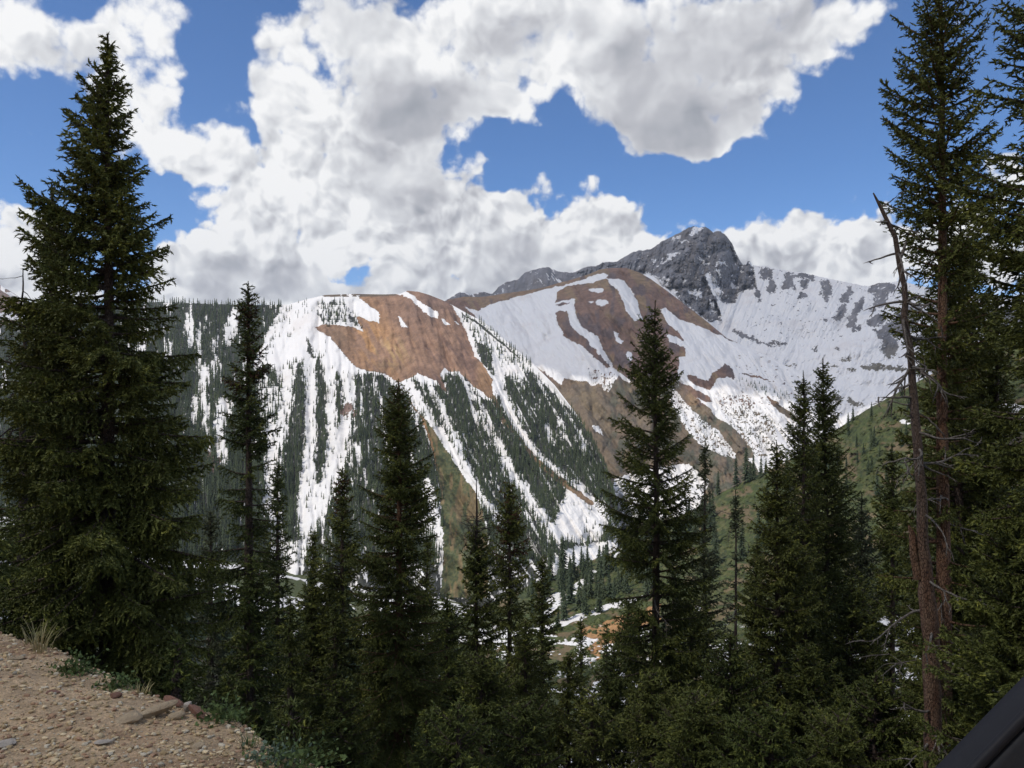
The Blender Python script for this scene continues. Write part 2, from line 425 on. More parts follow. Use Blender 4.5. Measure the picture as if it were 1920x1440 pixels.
def warp(px, py, amp, sc, seed):
    return px+amp*2*(fbm(px/sc, py/sc, seed, 4, 0.6)-0.5), py+amp*2*(fbm(px/sc+9, py/sc+3, seed+5, 4, 0.6)-0.5)

# ---- far left shoulder
def paint_e(px, py, G):
    a = np.zeros(px.shape+(3,))+np.array([0.22, 0.15, 0.115])
    a = a*(0.8+0.4*fbm(px/20, py/20, 3, 4))[..., None]
    sn = 0.9*sstep(fbm(px/25, py/9, 4, 4), 0.50, 0.56)*sstep(py, 560, 600)+((py-np.interp(px, [-400, 0, 60], [420, 535, 575])) < 8)*(fbm(px/30, py/30, 6, 3) > 0.40)
    return a, np.clip(sn, 0, 1)
S_E = build_sheet('mountain', [(-600, 430, 3300), (-200, 450, 3200), (-60, 505, 3100), (0, 534, 3050), (45, 562, 3000), (150, 620, 2900)],
    [(-600, 800, 1800), (-200, 800, 1800), (0, 800, 1800), (60, 800, 1800), (150, 800, 1900)], 160, 100,
    lambda px, py, G: (ridged(px/60, py/60, 8)-0.5)*120, M_far, paint_e)
tag(S_E.o, kind='structure')

# ---- C: grey rocky summit and the snowy cirque
SKY_C = [(780,600,3700),(847,556,3600),(863,547,3600),(880,552,3600),(905,548,3580),(923,551,3560),(935,538,3550),(947,530,3550),(973,523,3530),(985,511,3520),(997,507,3520),(1012,503,3500),(1027,500,3500),(1040,507,3500),(1055,510,3480),(1070,512,3460),
 (1085,507,3450),(1100,500,3440),(1118,499,3430),(1130,492,3420),(1157,490,3400),(1172,481,3390),(1187,472,3380),(1202,469,3370),(1220,467,3350),(1232,459,3340),(1240,453,3340),(1258,444,3330),(1273,437,3320),(1287,429,3310),(1300,424,3300),(1312,426,3300),
 (1323,425,3290),(1330,429,3280),(1337,436,3270),(1344,432,3270),(1350,434,3260),(1357,438,3250),(1363,443,3250),(1368,451,3240),(1373,457,3240),(1378,470,3230),(1383,480,3220),(1388,489,3210),(1393,497,3200),(1399,496,3200),(1402,489,3200),(1407,490,3200),(1410,498,3190),
 (1437,500,3150),(1473,507,3080),(1507,512,3000),(1557,523,2900),(1607,533,2800),(1627,537,2780),(1640,533,2750),(1647,531,2740),(1667,530,2700),(1690,526,2660),(1720,535,2600),(1800,548,2500),(1920,560,2350),(2000,560,2250),(2300,520,2000)]
ROCK = [(1060,505),(1077,509),(1100,497),(1130,489),(1157,487),(1187,469),(1220,464),(1240,450),(1273,433),(1300,421),(1323,421),(1350,429),(1373,452),(1385,480),(1394,494),(1400,484),(1412,497),(1417,530),(1419,542),(1402,541),(1388,548),(1376,568),(1362,569),(1352,560),
 (1338,545),(1333,520),(1324,510),(1322,520),(1330,541),(1341,560),(1350,583),(1354,600),(1333,603),(1320,598),(1307,588),(1290,574),(1273,560),(1256,545),(1240,533),(1232,521),(1223,517),(1200,511),(1150,516),(1077,520),(1060,516)]
ROCKS_C = [((1437,512),(13,12)),((1447,536),(9,14)),((1432,520),(8,8)),((1419,551),(7,8)),((1424,560),(4,5)),((1483,517),(13,7)),((1477,533),(11,10)),((1491,540),(3,6)),((1507,517),(12,6)),((1508,533),(8,9)),((1522,523),(8,6)),((1504,555),(8,5)),((1538,548),(3,5)),
 ((1550,534),(10,12)),((1552,552),(8,8)),((1551,562),(5,4)),((1587,557),(9,14)),((1593,540),(7,4)),((1577,586),(10,13)),((1571,595),(8,8)),((1547,600),(5,4)),((1606,583),(8,14)),((1598,600),(8,12)),((1615,567),(7,10)),((1594,611),(8,4)),((1604,616),(6,8)),
 ((1645,541),(15,11)),((1657,545),(18,15)),((1650,566),(14,10)),((1645,600),(17,10)),((1662,620),(14,16)),((1668,650),(16,22)),((1636,582),(6,5)),((1641,620),(6,4)),((1528,655),(8,3)),((1568,653),(5,2)),((1483,686),(11,3)),((1587,674),(9,2.5)),((1566,688),(9,2)),((1598,693),(6,2)),((1369,666),(5,2)),
 ((1637,688),(24,6)),((1680,692),(20,5)),((1700,600),(25,30)),((1750,640),(30,30)),((1900,590),(30,20)),((1465,645),(8,3)),((1448,641),(7,3))]
def paint_c(px, py, G):
    wx, wy = warp(px, py, 6.0, 9, 61); wx, wy = warp(wx, wy, 5.0, 3.2, 68)
    a = np.zeros(px.shape+(3,))+np.array([0.175, 0.166, 0.168])
    n = ridged(px/16+py/30, py/34-px/90, 62, 5)
    a = a*(0.45+0.95*n)[..., None]
    a = mixc(a, [0.15, 0.13, 0.115], sstep(fbm(px/22, py/22, 69, 3), 0.55, 0.7)*0.6)
    rock = inpoly(wx, wy, ROCK)
    left = (px < 1085) & (py > 400)
    rock |= left & (ridged(px/9-py/14, py/26, 65, 4) > 0.42)
    for (c, r) in ROCKS_C:
        # streaks lean along the slope, down and to the left on the right wall
        ex = (wx-c[0]); ey = (wy-c[1])
        if c[0] > 1570 and c[1] < 640: ex = ex+0.55*ey
        rock |= (ex/r[0])**2+(ey/r[1])**2 < 1
    rock |= linedist(wx, wy, [(1376, 618, 1), (1390, 630, 5), (1415, 638, 3), (1455, 650, 1)]) < 0
    small = (fbm(px/3.2, py/3.2, 66, 3) > 0.80) & (py > 500) & (py < 640) & (px > 1400)
    rock |= small
    # snow lodged in the couloirs and on ledges of the summit
    for pl in ([(1240,490,1.5),(1258,481,3),(1272,472,2)],[(1300,436,4),(1308,430,5),(1315,427,3)],[(1262,450,1.2),(1275,443,2)],[(1277,452,2),(1292,453,1)],[(1236,524,3),(1254,540,7),(1270,555,5),(1273,562,2)],
               [(1313,484,3),(1325,494,2)],[(1345,492,5),(1358,494,3)],[(1344,508,4),(1352,516,2)],[(1293,546,3),(1308,551,8),(1315,556,3)],[(1328,518,6),(1338,535,5),(1350,550,6)],[(1244,520,2),(1256,526,3)],
               [(1370,532,2),(1382,537,3)],[(1330,563,2),(1340,585,4)],[(1222,488,1.5),(1229,487,1)],[(1318,508,1.5),(1320,506,1)],[(1281,525,2),(1287,527,1)],[(1326,480,1),(1330,482,1.5)]):
        rock &= ~(linedist(wx, wy, pl) < 0)
    rock &= ~((fbm(px/5+py/8, py/5, 67, 4, 0.6) > 0.75) & (py > 470))
    below = (py > 770) & (px > 1500)
    a = mixc(a, [0.16, 0.14, 0.09], sstep(py, 640, 680)*0.7)
    sn = 1.0-rock
    pat = [[(1560,735),(1575,742),(1580,758),(1566,757)],[(1590,747),(1622,757),(1608,762),(1594,758)]]
    for p in pat:
        m = inpoly(wx, wy, p); sn = np.where(m, 0, sn)
    return a, sn
def disp_c(px, py, G):
    rk = inpoly(px, py, ROCK).astype(float)
    return (ridged(px/34+py/60, py/60-px/120, 51, 6, 0.55)-0.5)*(60+240*rk)+(ridged(px/9, py/14, 53, 4)-0.5)*(3+55*rk)+(fbm(px/80, py/50, 52)-0.5)*120
S_C = build_sheet('rocky_mountain', SKY_C,
    [(780,900,1700,0),(1000,900,1500,.2),(1200,900,1420,.4),(1330,900,1380,.5),(1430,910,1330,.62),(1600,900,1280,.78),(1900,860,1150,.9),(2300,850,1000,1)], 900, 330,
    disp_c, M_rock, paint_c, sag=0, back=0.35, smooth=False, topnoise=(2.2, 5))
tag(S_C.o, kind='structure')

# ---- B: rounded red-brown mountain in front of it
SKY_B = [(780,600,2900),(840,562,2800),(870,556,2780),(900,557,2770),(925,554,2760),(947,550,2750),(985,545,2730),(1020,539,2710),(1045,531,2700),(1073,524,2680),(1107,513,2660),(1125,505,2650),(1140,503,2640),(1173,502,2620),(1197,510,2590),(1220,523,2540),(1253,547,2450),(1287,573,2330),(1327,604,2180),(1363,634,2050),(1400,650,1980),(1440,668,1900),(1500,700,1780),(1560,760,1600),(1600,830,1450)]
SNOW_B = [
 [(870,575),(897,583),(912,574),(947,562),(985,553),(1020,543),(1073,531),(1105,520),(1133,510),(1141,516),(1137,522),(1110,530),(1075,534),(1060,538),(1046,548),(1043,560),(1041,566),(1060,563),(1077,560),(1078,575),(1080,595),(1091,612),(1103,620),(1122,631),(1128,650),(1140,670),(1149,684),(1152,690),(1165,700),(1183,714),(1180,719),(1160,706),(1153,716),(1142,736),(1131,731),(1127,720),(1110,724),(1100,716),(1056,709),(1053,722),(1040,712),(1033,707),(980,667),(913,613)],
 [(1137,521),(1152,522),(1170,526),(1183,543),(1197,568),(1205,598),(1190,601),(1173,583),(1167,563),(1157,543),(1143,530)],
 [(1238,579),(1247,577),(1262,590),(1276,600),(1300,606),(1320,616),(1350,628),(1375,640),(1450,660),(1560,700),(1620,830),(1430,900),(1420,880),(1400,860),(1380,850),(1345,800),(1320,790),(1305,775),(1310,760),(1300,745),(1280,735),(1268,715),(1270,700),(1275,680),(1270,668),(1286,668),(1285,655),(1270,645),(1255,640),(1248,625),(1270,632),(1283,640),(1270,620),(1250,605)],
 [(1150,622),(1160,626),(1158,634),(1170,641),(1165,645),(1155,640)],
 [(1262,728),(1275,742),(1285,752),(1300,762),(1320,775),(1345,800),(1370,820),(1382,845),(1380,860),(1360,855),(1330,845),(1310,830),(1290,810),(1270,780),(1256,750)],
 [(1200,880),(1290,870),(1330,900),(1310,960),(1150,990),(1150,900)],
 [(1107,797),(1125,800),(1130,818),(1118,808)],
]
BROWN_B = [
 [(1041,587),(1050,581),(1062,584),(1066,598),(1072,614),(1100,637),(1112,652),(1122,662),(1140,683),(1147,690),(1138,690),(1120,675),(1103,660),(1090,648),(1073,640),(1058,630),(1048,612)],
 [(1287,703),(1300,704),(1318,712),(1330,713),(1333,702),(1347,692),(1360,683),(1370,686),(1374,698),(1377,710),(1362,708),(1343,709),(1340,720),(1332,731),(1313,726),(1297,718)],
 [(1271,716),(1290,722),(1300,728),(1325,742),(1338,752),(1325,754),(1305,745),(1330,765),(1345,785),(1375,800),(1400,830),(1418,858),(1390,858),(1375,845),(1350,810),(1320,790),(1300,770),(1280,750)],
 [(1041,571),(1053,567),(1070,568),(1050,574)],
]
SNOW_B_EL = [((1128,568),(13,6)),((1119,544),(14,4)),((1108,565),(4,2)),((1180,668),(5,9))]
def paint_b(px, py, G):
    wx, wy = warp(px, py, 3.2, 8, 81)
    n = fbm(px/18-py/30, py/40, 82, 5)
    a = np.zeros(px.shape+(3,))+np.array([0.200, 0.120, 0.085])
    a = mixc(a, [0.245, 0.165, 0.095], sstep(n, 0.45, 0.65))
    a = mixc(a, [0.135, 0.095, 0.085], sstep(fbm(px/14, py/26, 83, 5), 0.55, 0.7))
    a = mixc(a, [0.30, 0.195, 0.10], sstep(1130-px, 20, 120)*sstep(560-py, -6, 4)*0.6)
    # lower part: olive scrub and brown earth
    low = sstep(py, 690, 735)*(1-sstep(px, 1270, 1300)*(py < 760))
    olive = np.array([0.145, 0.118, 0.078])
    a = a*(1-low[..., None]*0.75)+olive*low[..., None]*0.75
    a = mixc(a, [0.07, 0.08, 0.055], sstep(fbm(px/12, py/16, 84, 4), 0.5, 0.62)*low*0.7*sstep(px, 1120, 1160))
    sn = np.zeros(px.shape)
    for p in SNOW_B: sn = np.where(inpoly(wx, wy, p), 1, sn)
    for p in BROWN_B: sn = np.where(inpoly(wx, wy, p), 0, sn)
    for c, r in SNOW_B_EL: sn = np.where(((wx-c[0])/r[0])**2+((wy-c[1])/r[1])**2 < 1, 1, sn)
    # rocks and scrub poking out of the lower snow
    sp = (fbm(px/3.0, py/3.6, 86, 3, 0.6) > 0.60)
    band = inpoly(wx, wy, [(1250,725),(1300,765),(1385,850),(1380,862),(1310,835),(1260,770)]) | inpoly(wx, wy, [(1340,745),(1400,740),(1460,800),(1440,860),(1400,850),(1370,800)]) | inpoly(wx, wy, [(1100,690),(1156,700),(1150,740),(1120,735)])
    sn = np.where(sp & band, 0.15, sn)
    far = (px > 1380) & (fbm(px/7, py/2.4, 87, 3) > 0.77) & (py > 660)
    sn = np.where(far, 0.2, sn)
    st = linedist(wx, wy, [(1392, 700, 1), (1410, 705, 2), (1440, 712, 1)]) < 0
    sn = np.where(st, 0, sn)
    ol = linedist(wx, wy, [(1440,745,2),(1462,765,5),(1480,778,6),(1505,790,3)]) < 0
    sn = np.where(ol, 0, sn)
    return a, sn
S_B = build_sheet('mountain', SKY_B,
    [(780,1020,1500,0),(1000,1010,1250,.25),(1100,1000,1200,.40),(1200,990,1150,.55),(1300,975,1130,.65),(1400,960,1110,.78),(1500,930,1100,.88),(1620,900,1100,1)], 620, 330,
    lambda px, py, G: (ridged(px/50-py/90, py/140, 91, 5)-0.5)*130+(fbm(px/18, py/22, 92, 5)-0.5)*36, M_far, paint_b, sag=10, back=0.15)
tag(S_B.o, kind='structure')

# ---- A: forested spur with the orange scree
SKY_A = [(-500,640,2000),(-100,620,1950),(0,612,1920),(100,588,1880),(200,572,1850),(300,566,1820),(400,570,1800),(480,572,1780),(540,571,1760),(575,561,1745),(610,553,1730),(660,551,1720),(720,552,1710),(750,551,1705),(764,545,1700),(785,547,1690),(805,553,1680),(830,563,1670),(850,573,1650),(880,590,1620),(905,602,1590),(950,640,1520),(1000,682,1440),(1040,722,1380),(1080,775,1300),(1110,825,1230),(1132,870,1170),(1150,925,1100),(1160,980,1050)]
SCREE = [(592,613),(607,608),(627,610),(660,613),(682,622),(672,604),(668,594),(673,593),(693,602),(712,605),(710,587),(693,573),(680,563),(672,556),(693,545),(757,541),(763,535),(785,535),(820,545),(847,572),(862,598),(873,620),(890,667),(903,680),(923,713),(924,747),(912,745),(907,736),(890,727),(876,712),(863,697),(845,697),(833,690),(827,700),(838,737),(830,730),(820,716),(806,710),(793,704),(782,700),(773,708),(760,712),(747,718),(735,710),(727,704),(710,698),(690,696),(677,692),(662,682),(647,668),(633,650),(623,637),(610,628),(597,621)]
SNOW_A = [[(646,556),(660,556),(680,563),(693,573),(710,587),(712,605),(693,602),(673,593),(660,583),(647,570)],
 [(745,592),(750,594),(755,600),(762,608),(767,615),(753,612),(748,603)],
 [(743,549),(755,547),(763,547),(775,554),(783,562),(800,573),(822,587),(821,598),(808,592),(793,583),(777,567),(763,556),(745,552)],
 [(827,597),(834,599),(840,603),(845,610),(836,609),(830,606)],[(852,603),(858,606),(864,611),(857,609)]]
GREEN_A = [(762,744),(775,760),(782,772),(800,790),(815,808),(830,834),(846,858),(863,882),(880,908),(892,926),(903,950),(915,1000),(915,1120),(825,1120),(832,1040),(828,960),(824,912),(814,862),(803,820),(790,785),(775,765)]
CH = [  # snow chutes and gullies: (px, py, half width)
 [(763,722,8),(780,745,9),(797,770,8),(812,795,7),(833,830,8),(852,858,10),(873,882,10),(890,912,8),(905,938,7),(925,958,6),(945,985,4)],
 [(807,727,4),(822,752,5),(833,780,6),(845,805,6),(853,822,7),(863,850,8)],
 [(899,772,2),(904,790,3),(913,805,4),(928,822,4),(940,838,5),(948,862,6),(958,885,6),(980,918,7),(1000,948,8),(1020,975,9),(1042,1010,10)],
 [(926,668,3),(932,690,5),(936,715,7),(941,738,7),(952,765,7),(965,790,5),(982,822,5),(1002,847,4),(1025,868,4),(1053,890,4),(1080,910,5),(1104,932,6),(1130,950,5)],
 [(935,680,7),(955,694,9),(975,706,8)],
 [(1022,795,2),(1030,812,4),(1036,830,3)],[(1052,790,2),(1056,810,3),(1060,822,2)],[(1088,812,2),(1092,830,3),(1095,850,2)],[(880,730,1),(890,745,2),(893,752,1)],
 [(582,690,8),(585,730,7),(583,780,7),(582,830,9),(578,880,12),(573,930,14),(575,990,16)],
 [(605,650,14),(618,690,9),(620,730,8),(619,770,8),(622,800,10)],
 [(652,700,10),(656,740,9),(650,780,9),(645,820,9),(637,850,12),(635,890,11),(640,930,7)],
 [(629,812,9),(625,840,9),(618,880,9),(608,910,12),(598,950,14)],
 [(352,590,3),(356,615,5),(355,645,4)],[(384,690,6),(381,720,8),(381,760,5)],[(366,745,4),(364,790,4)],[(385,765,5),(386,810,4)],[(403,635,2),(402,700,2)],
 [(512,808,8),(510,860,7),(506,910,6),(500,960,7)],[(420,760,14),(410,800,10),(420,860,8)],[(318,640,2),(316,680,2)],[(372,620,2),(374,700,2)],[(270,620,8),(262,660,6)],
 [(440,585,6),(432,620,9),(428,640,7)],[(534,700,6),(537,740,5),(530,780,6),(527,840,3)],[(800,905,7),(806,930,10),(815,970,8),(824,1010,7),(832,1060,6),(838,1110,5)]]
COLS = [[(560,684,4),(562,710,10),(561,760,11),(556,800,14),(552,860,18),(550,930,20),(548,1000,18)],[(596,665,2),(599,700,9),(602,760,12),(602,820,13),(601,870,12),(600,905,7)],
 [(632,698,2),(634,720,6),(634,770,7),(632,815,6)],[(575,635,1),(580,650,4),(584,668,3)],[(660,722,3),(663,750,4)],[(497,690,5),(520,720,4)]]
D_L = [(-500,540),(300,555),(535,562),(520,590),(505,612),(492,640),(480,665),(474,690),(480,720),(520,1200),(-500,1200)]
D_R = [(655,706),(680,700),(712,702),(730,712),(748,724),(770,712),(790,716),(812,722),(826,718),(842,700),(868,704),(888,734),(912,750),(930,752),(935,690),(925,660),(905,640),(935,645),(1000,700),(1200,900),(1160,1010),(1060,1030),(900,1200),(500,1200),(640,900),(655,800)]
def tree_density(px, py):
    wx, wy = warp(px, py, 5.0, 12, 101); wx, wy = warp(wx, wy, 3.0, 3.5, 108)
    k = np.interp(px, [600, 720, 860, 1000, 1150], [0, 0.12, 0.42, 0.55, 0.6])
    q = px-k*(py-800)
    st = fbm(q/5.5, py/70, 103, 3, 0.6)
    st2 = fbm(q/16, py/130, 104, 3)
    d = np.zeros(px.shape)
    d = np.where(inpoly(wx, wy, [(500,562),(592,562),(590,590),(560,618),(520,655),(486,690),(480,670),(520,590)]), 0.20, d)
    d = np.where(inpoly(wx, wy, [(470,700),(520,680),(560,675),(600,690),(660,705),(670,1200),(480,1200)]), 0.34, d)
    dl = inpoly(wx, wy, D_L)
    d = np.where(dl, np.clip(1.0-sstep(st, 0.68, 0.78)*0.8, 0, 1), d)
    dr = inpoly(wx, wy, D_R)
    d = np.where(dr, np.clip(1.0-sstep(st, 0.62, 0.72)*0.8, 0, 1), d)
    d = np.where(inpoly(wx, wy, [(590,590),(600,566),(632,560),(655,575),(672,598),(690,620),(670,612),(650,602),(605,609)]), 0.62, d)
    d = np.where(inpoly(wx, wy, [(862,585),(905,602),(1000,684),(990,700),(960,690),(925,668),(905,668),(893,660),(880,622)]), 0.40, d)
    d = np.where(inpoly(wx, wy, [(893,640),(920,655),(932,690),(925,705),(905,680)]), 0.85, d)
    d = np.where(inpoly(wx, wy, [(930,672),(985,695),(985,712),(940,700)]), 0.15, d)
    for c in COLS: d = np.where(linedist(wx, wy, c) < 0, 1.0, d)
    for c in CH: 
        l = linedist(wx, wy, c); d = np.where(l < 0, 0.07, np.where((l < 4), d*0.6, d))
    d = np.where(inpoly(wx, wy, [(1060,912),(1105,935),(1140,960),(1130,1010),(1080,1020),(1030,1000),(1050,955)]), 0.04, d)
    d = np.where(inpoly(wx, wy, GREEN_A), 0.03, d)
    d = np.where(inpoly(wx, wy, SCREE), 0.0, d)
    d = np.where(py > 940, d*0.75, d)
    return d
def paint_a(px, py, G):
    wx, wy = warp(px, py, 3.0, 9, 111)
    dens = tree_density(px, py)
    floor = np.array([0.050, 0.052, 0.044])
    a = np.zeros(px.shape+(3,))+floor
    sc = inpoly(wx, wy, SCREE)
    q = px-0.55*(py-640)
    s = np.zeros(px.shape+(3,))+np.array([0.245, 0.148, 0.098])
    rag = sstep(fbm(q/13, py/34, 181, 5, 0.6), 0.36, 0.58)
    s = mixc(s, [0.35, 0.190, 0.080], rag*np.exp(-(((px-700-0.35*(py-640))/42)**2)-((py-640)/75)**2)*0.95)
    s = mixc(s, [0.37, 0.25, 0.12], sstep(fbm(q/7, py/16, 182, 5, 0.6), 0.40, 0.60)*np.exp(-(((px-735)/34)**2)-((py-662)/26)**2)*0.9)
    s = mixc(s, [0.155, 0.095, 0.072], sstep(fbm(q/16, py/60, 113, 5, 0.6), 0.46, 0.66)*sstep(px, 740, 830)*0.95)
    s = mixc(s, [0.19, 0.125, 0.080], np.exp(-((px-630)/28)**2-((py-635)/32)**2)*0.8)
    s = mixc(s, [0.150, 0.10, 0.082], np.exp(-((px-800)/40)**2-((py-575)/30)**2)*0.7)
    s = mixc(s, [0.30, 0.18, 0.095], sstep(px, 885, 905)*sstep(py, 670, 690)*0.7)
    s = s*(0.55+0.5*fbm(q/4, py/22, 115, 4, 0.6)+0.42*ridged(q/2.2, py/26, 125, 3))[..., None]
    a = np.where(sc[..., None], s, a)
    gr = inpoly(wx, wy, GREEN_A)
    g = mixc(np.zeros(px.shape+(3,))+np.array([0.115, 0.118, 0.052]), [0.060, 0.075, 0.035], sstep(fbm(px/2.6, py/2.6, 117, 3), 0.42, 0.6))
    g = mixc(g, [0.26, 0.17, 0.09], sstep(fbm(px/9, py/30, 118, 4), 0.52, 0.66)*0.6)
    g = mixc(g, [0.30, 0.17, 0.085], (np.abs(linedist(px, py, [(765,745,0),(790,785,0),(806,830,0),(816,880,0)])) < 5)*0.9)
    a = np.where(gr[..., None], g, a)
    # brown gully banks beside the right-hand chutes
    bank = (linedist(wx, wy, [(975,822,2),(1000,858,4),(1030,885,5),(1070,915,5),(1110,945,4)]) < 0)
    bank2 = (linedist(wx, wy, [(925,745,4),(945,790,4),(965,810,2)]) < 0)
    a = np.where((bank | bank2)[..., None], np.array([0.22, 0.145, 0.085]), a)
    vx, vy = warp(px, py, 14, 9, 171)
    rk = ((vx-650)/11)**2+((vy-768)/15)**2 < 1
    rk |= ((vx-395)/14)**2+((vy-870)/22)**2 < 1
    a = np.where(rk[..., None], np.array([0.20, 0.135, 0.11]), a)
    sn = np.where(dens < 0.30, 1.0, np.where(dens < 0.5, 0.8, np.where(dens < 0.75, 0.58, np.where(px < 545, 0.27, 0.33))))
    sn = sn+0.8*(fbm(px/2.6, py/8, 119, 3)-0.5)
    sn = np.where(sc | gr | bank | bank2 | rk, 0, sn)
    for p in SNOW_A: sn = np.where(inpoly(wx, wy, p), 1, sn)
    cr = (py < np.interp(px, [590, 620, 700, 760], [556, 556.5, 556, 553])) & (px > 605) & (px < 742)
    a = np.where(cr[..., None], np.array([0.14, 0.105, 0.075]), a); sn = np.where(cr & (fbm(px/9, py/5, 131, 3) > 0.40), 0, sn)
    cr = (linedist(wx, wy, [(866,588,1),(890,603,2),(930,634,2),(975,672,1)]) < 0)
    sn = np.where(cr, 0.1, sn)
    low = linedist(wx, wy, [(985,925,1),(1010,960,3),(1032,995,4),(1040,1012,3)]) < 0
    return a, np.clip(sn, 0, 1)
def disp_a(px, py, G):
    k = np.interp(px, [600, 720, 860, 1000, 1150], [0, 0.12, 0.42, 0.55, 0.6])
    q = px-k*(py-800)
    v = (ridged(q/70, py/260, 121, 4)-0.5)*70+(fbm(px/26, py/30, 122, 5)-0.5)*22
    v = v+(ridged(q/16, py/90, 123, 3)-0.5)*12
    return v
S_A = build_sheet('mountain', SKY_A,
    [(-500,1180,880,0),(0,1180,860,.25),(300,1170,860,.42),(550,1160,860,.55),(750,1170,850,.65),(900,1165,840,.74),(1000,1160,830,.82),(1060,1155,830,.9),(1110,1150,840,.96),(1150,1145,850,1)], 960, 420,
    disp_a, M_far, paint_a, sag=6, back=0.12)
tag(S_A.o, kind='structure')

# ---- D: near green hillside on the right
top_D = [(930,1125,560),(1000,1095,560),(1080,1062,580),(1150,1035,600),(1230,1000,610),(1290,968,620),(1340,930,615),(1400,900,600),(1470,868,580),(1530,832,555),(1580,798,530),(1625,768,505),(1680,738,480),(1740,705,450),(1800,672,420),(1860,645,390),(1930,612,350),(2100,520,300),(2400,350,240)]
def base_D():
    out = []
    for px, d in [(900,330),(1000,320),(1200,290),(1400,250),(1600,210),(1800,160),(1950,130),(2150,100),(2500,80)]:
        X = (px-960)/F*d; z = float(ground_z(X, d))-4
        out.append((px, 720-z/d*F, d))
    return out
def paint_d(px, py, G):
    wx, wy = warp(px, py, 6.0, 22, 131)
    X, Y = G[..., 0], G[..., 1]
    n = fbm(px/12, py/7, 132, 5)
    a = np.zeros(px.shape+(3,))+np.array([0.066, 0.084, 0.028])
    a = mixc(a, [0.098, 0.102, 0.040], sstep(n, 0.45, 0.6))
    a = mixc(a, [0.036, 0.048, 0.020], sstep(fbm(px/5, py/4, 133, 4, 0.6), 0.5, 0.62)*0.85)
    a = mixc(a, [0.17, 0.12, 0.07], sstep(fbm(px/34, py/14, 134, 4), 0.55, 0.66)*0.75)
    org = inpoly(wx, wy, [(1090,1180),(1150,1158),(1240,1130),(1240,1165),(1180,1190),(1130,1230),(1100,1250)])
    a = np.where(org[..., None], np.array([0.36, 0.20, 0.09])*(0.7+0.6*n)[..., None], a)
    sn = np.zeros(px.shape)
    for pl in ([(1000,1170,4),(1050,1130,8),(1100,1085,7),(1140,1060,3)],[(1000,1185,6),(1060,1165,6),(1100,1150,5),(1150,1135,6),(1210,1120,3)],[(1030,1042,2),(1070,1035,2),(1130,1010,2),(1180,985,3)],[(1010,1130,4),(1040,1120,8),(1070,1112,5)],
               [(1290,975,3),(1330,955,2)],[(1140,1050,2),(1170,1030,4)]):
        sn = np.where(linedist(wx, wy, pl) < 0, 1, sn)
    pats = [((1890,778),(42,22)),((1880,1085),(55,18)),((1880,1120),(60,24)),((1560,1225),(30,16)),((1700,1180),(60,30)),((1590,1290),(24,8)),((1290,1140),(26,5)),((1700,790),(14,5)),((1850,720),(20,6)),((1445,1180),(30,8))]
    for c, r in pats: sn = np.where(((wx-c[0])/r[0])**2+((wy-c[1])/r[1])**2 < 1, 1, sn)
    rk = ((wx-1880)/45)**2+((wy-822)/18)**2 < 1
    a = np.where(rk[..., None], np.array([0.11, 0.085, 0.07]), a)
    low = sstep(py, 1100, 1250)
    sn = np.maximum(sn, low*sstep(fbm(px/50, py/16, 136, 5, 0.6), 0.50, 0.58))
    return a, sn
S_D = build_sheet('hillside', top_D, base_D(), 620, 300,
    lambda px, py, G: (ridged(px/90, py/120, 141, 4)-0.5)*16+(fbm(px/14, py/9, 142, 5)-0.5)*8, M_hill, paint_d, sag=4, back=0.25)
tag(S_D.o, kind='structure')
#@@TREES@@

# ------------------------------------------------------------------ unseen cumulus added overhead, shaped to shade the peaks and the near slope
def cloud_mat(thinness=0.62):
    m, T, b = mat_new('cloud_white')
    b.inputs['Base Color'].default_value = (0.9, 0.9, 0.92, 1); b.inputs['Roughness'].default_value = 1.0
    tr = T.n('ShaderNodeBsdfTranslucent'); tr.inputs[0].default_value = (0.8, 0.8, 0.84, 1)
    mx = T.n('ShaderNodeMixShader'); mx.inputs[0].default_value = 0.72
    T.link(b.outputs[0], mx.inputs[1]); T.link(tr.outputs[0], mx.inputs[2])
    o = [n for n in m.node_tree.nodes if n.type == 'OUTPUT_MATERIAL'][0]
    thin = T.n('ShaderNodeBsdfTransparent'); mt = T.n('ShaderNodeMixShader'); mt.inputs[0].default_value = thinness
    T.link(mx.outputs[0], mt.inputs[1]); T.link(thin.outputs[0], mt.inputs[2])
    T.link(mt.outputs[0], o.inputs[0])
    return m
M_cloud = cloud_mat()
M_veil = cloud_mat(0.68)
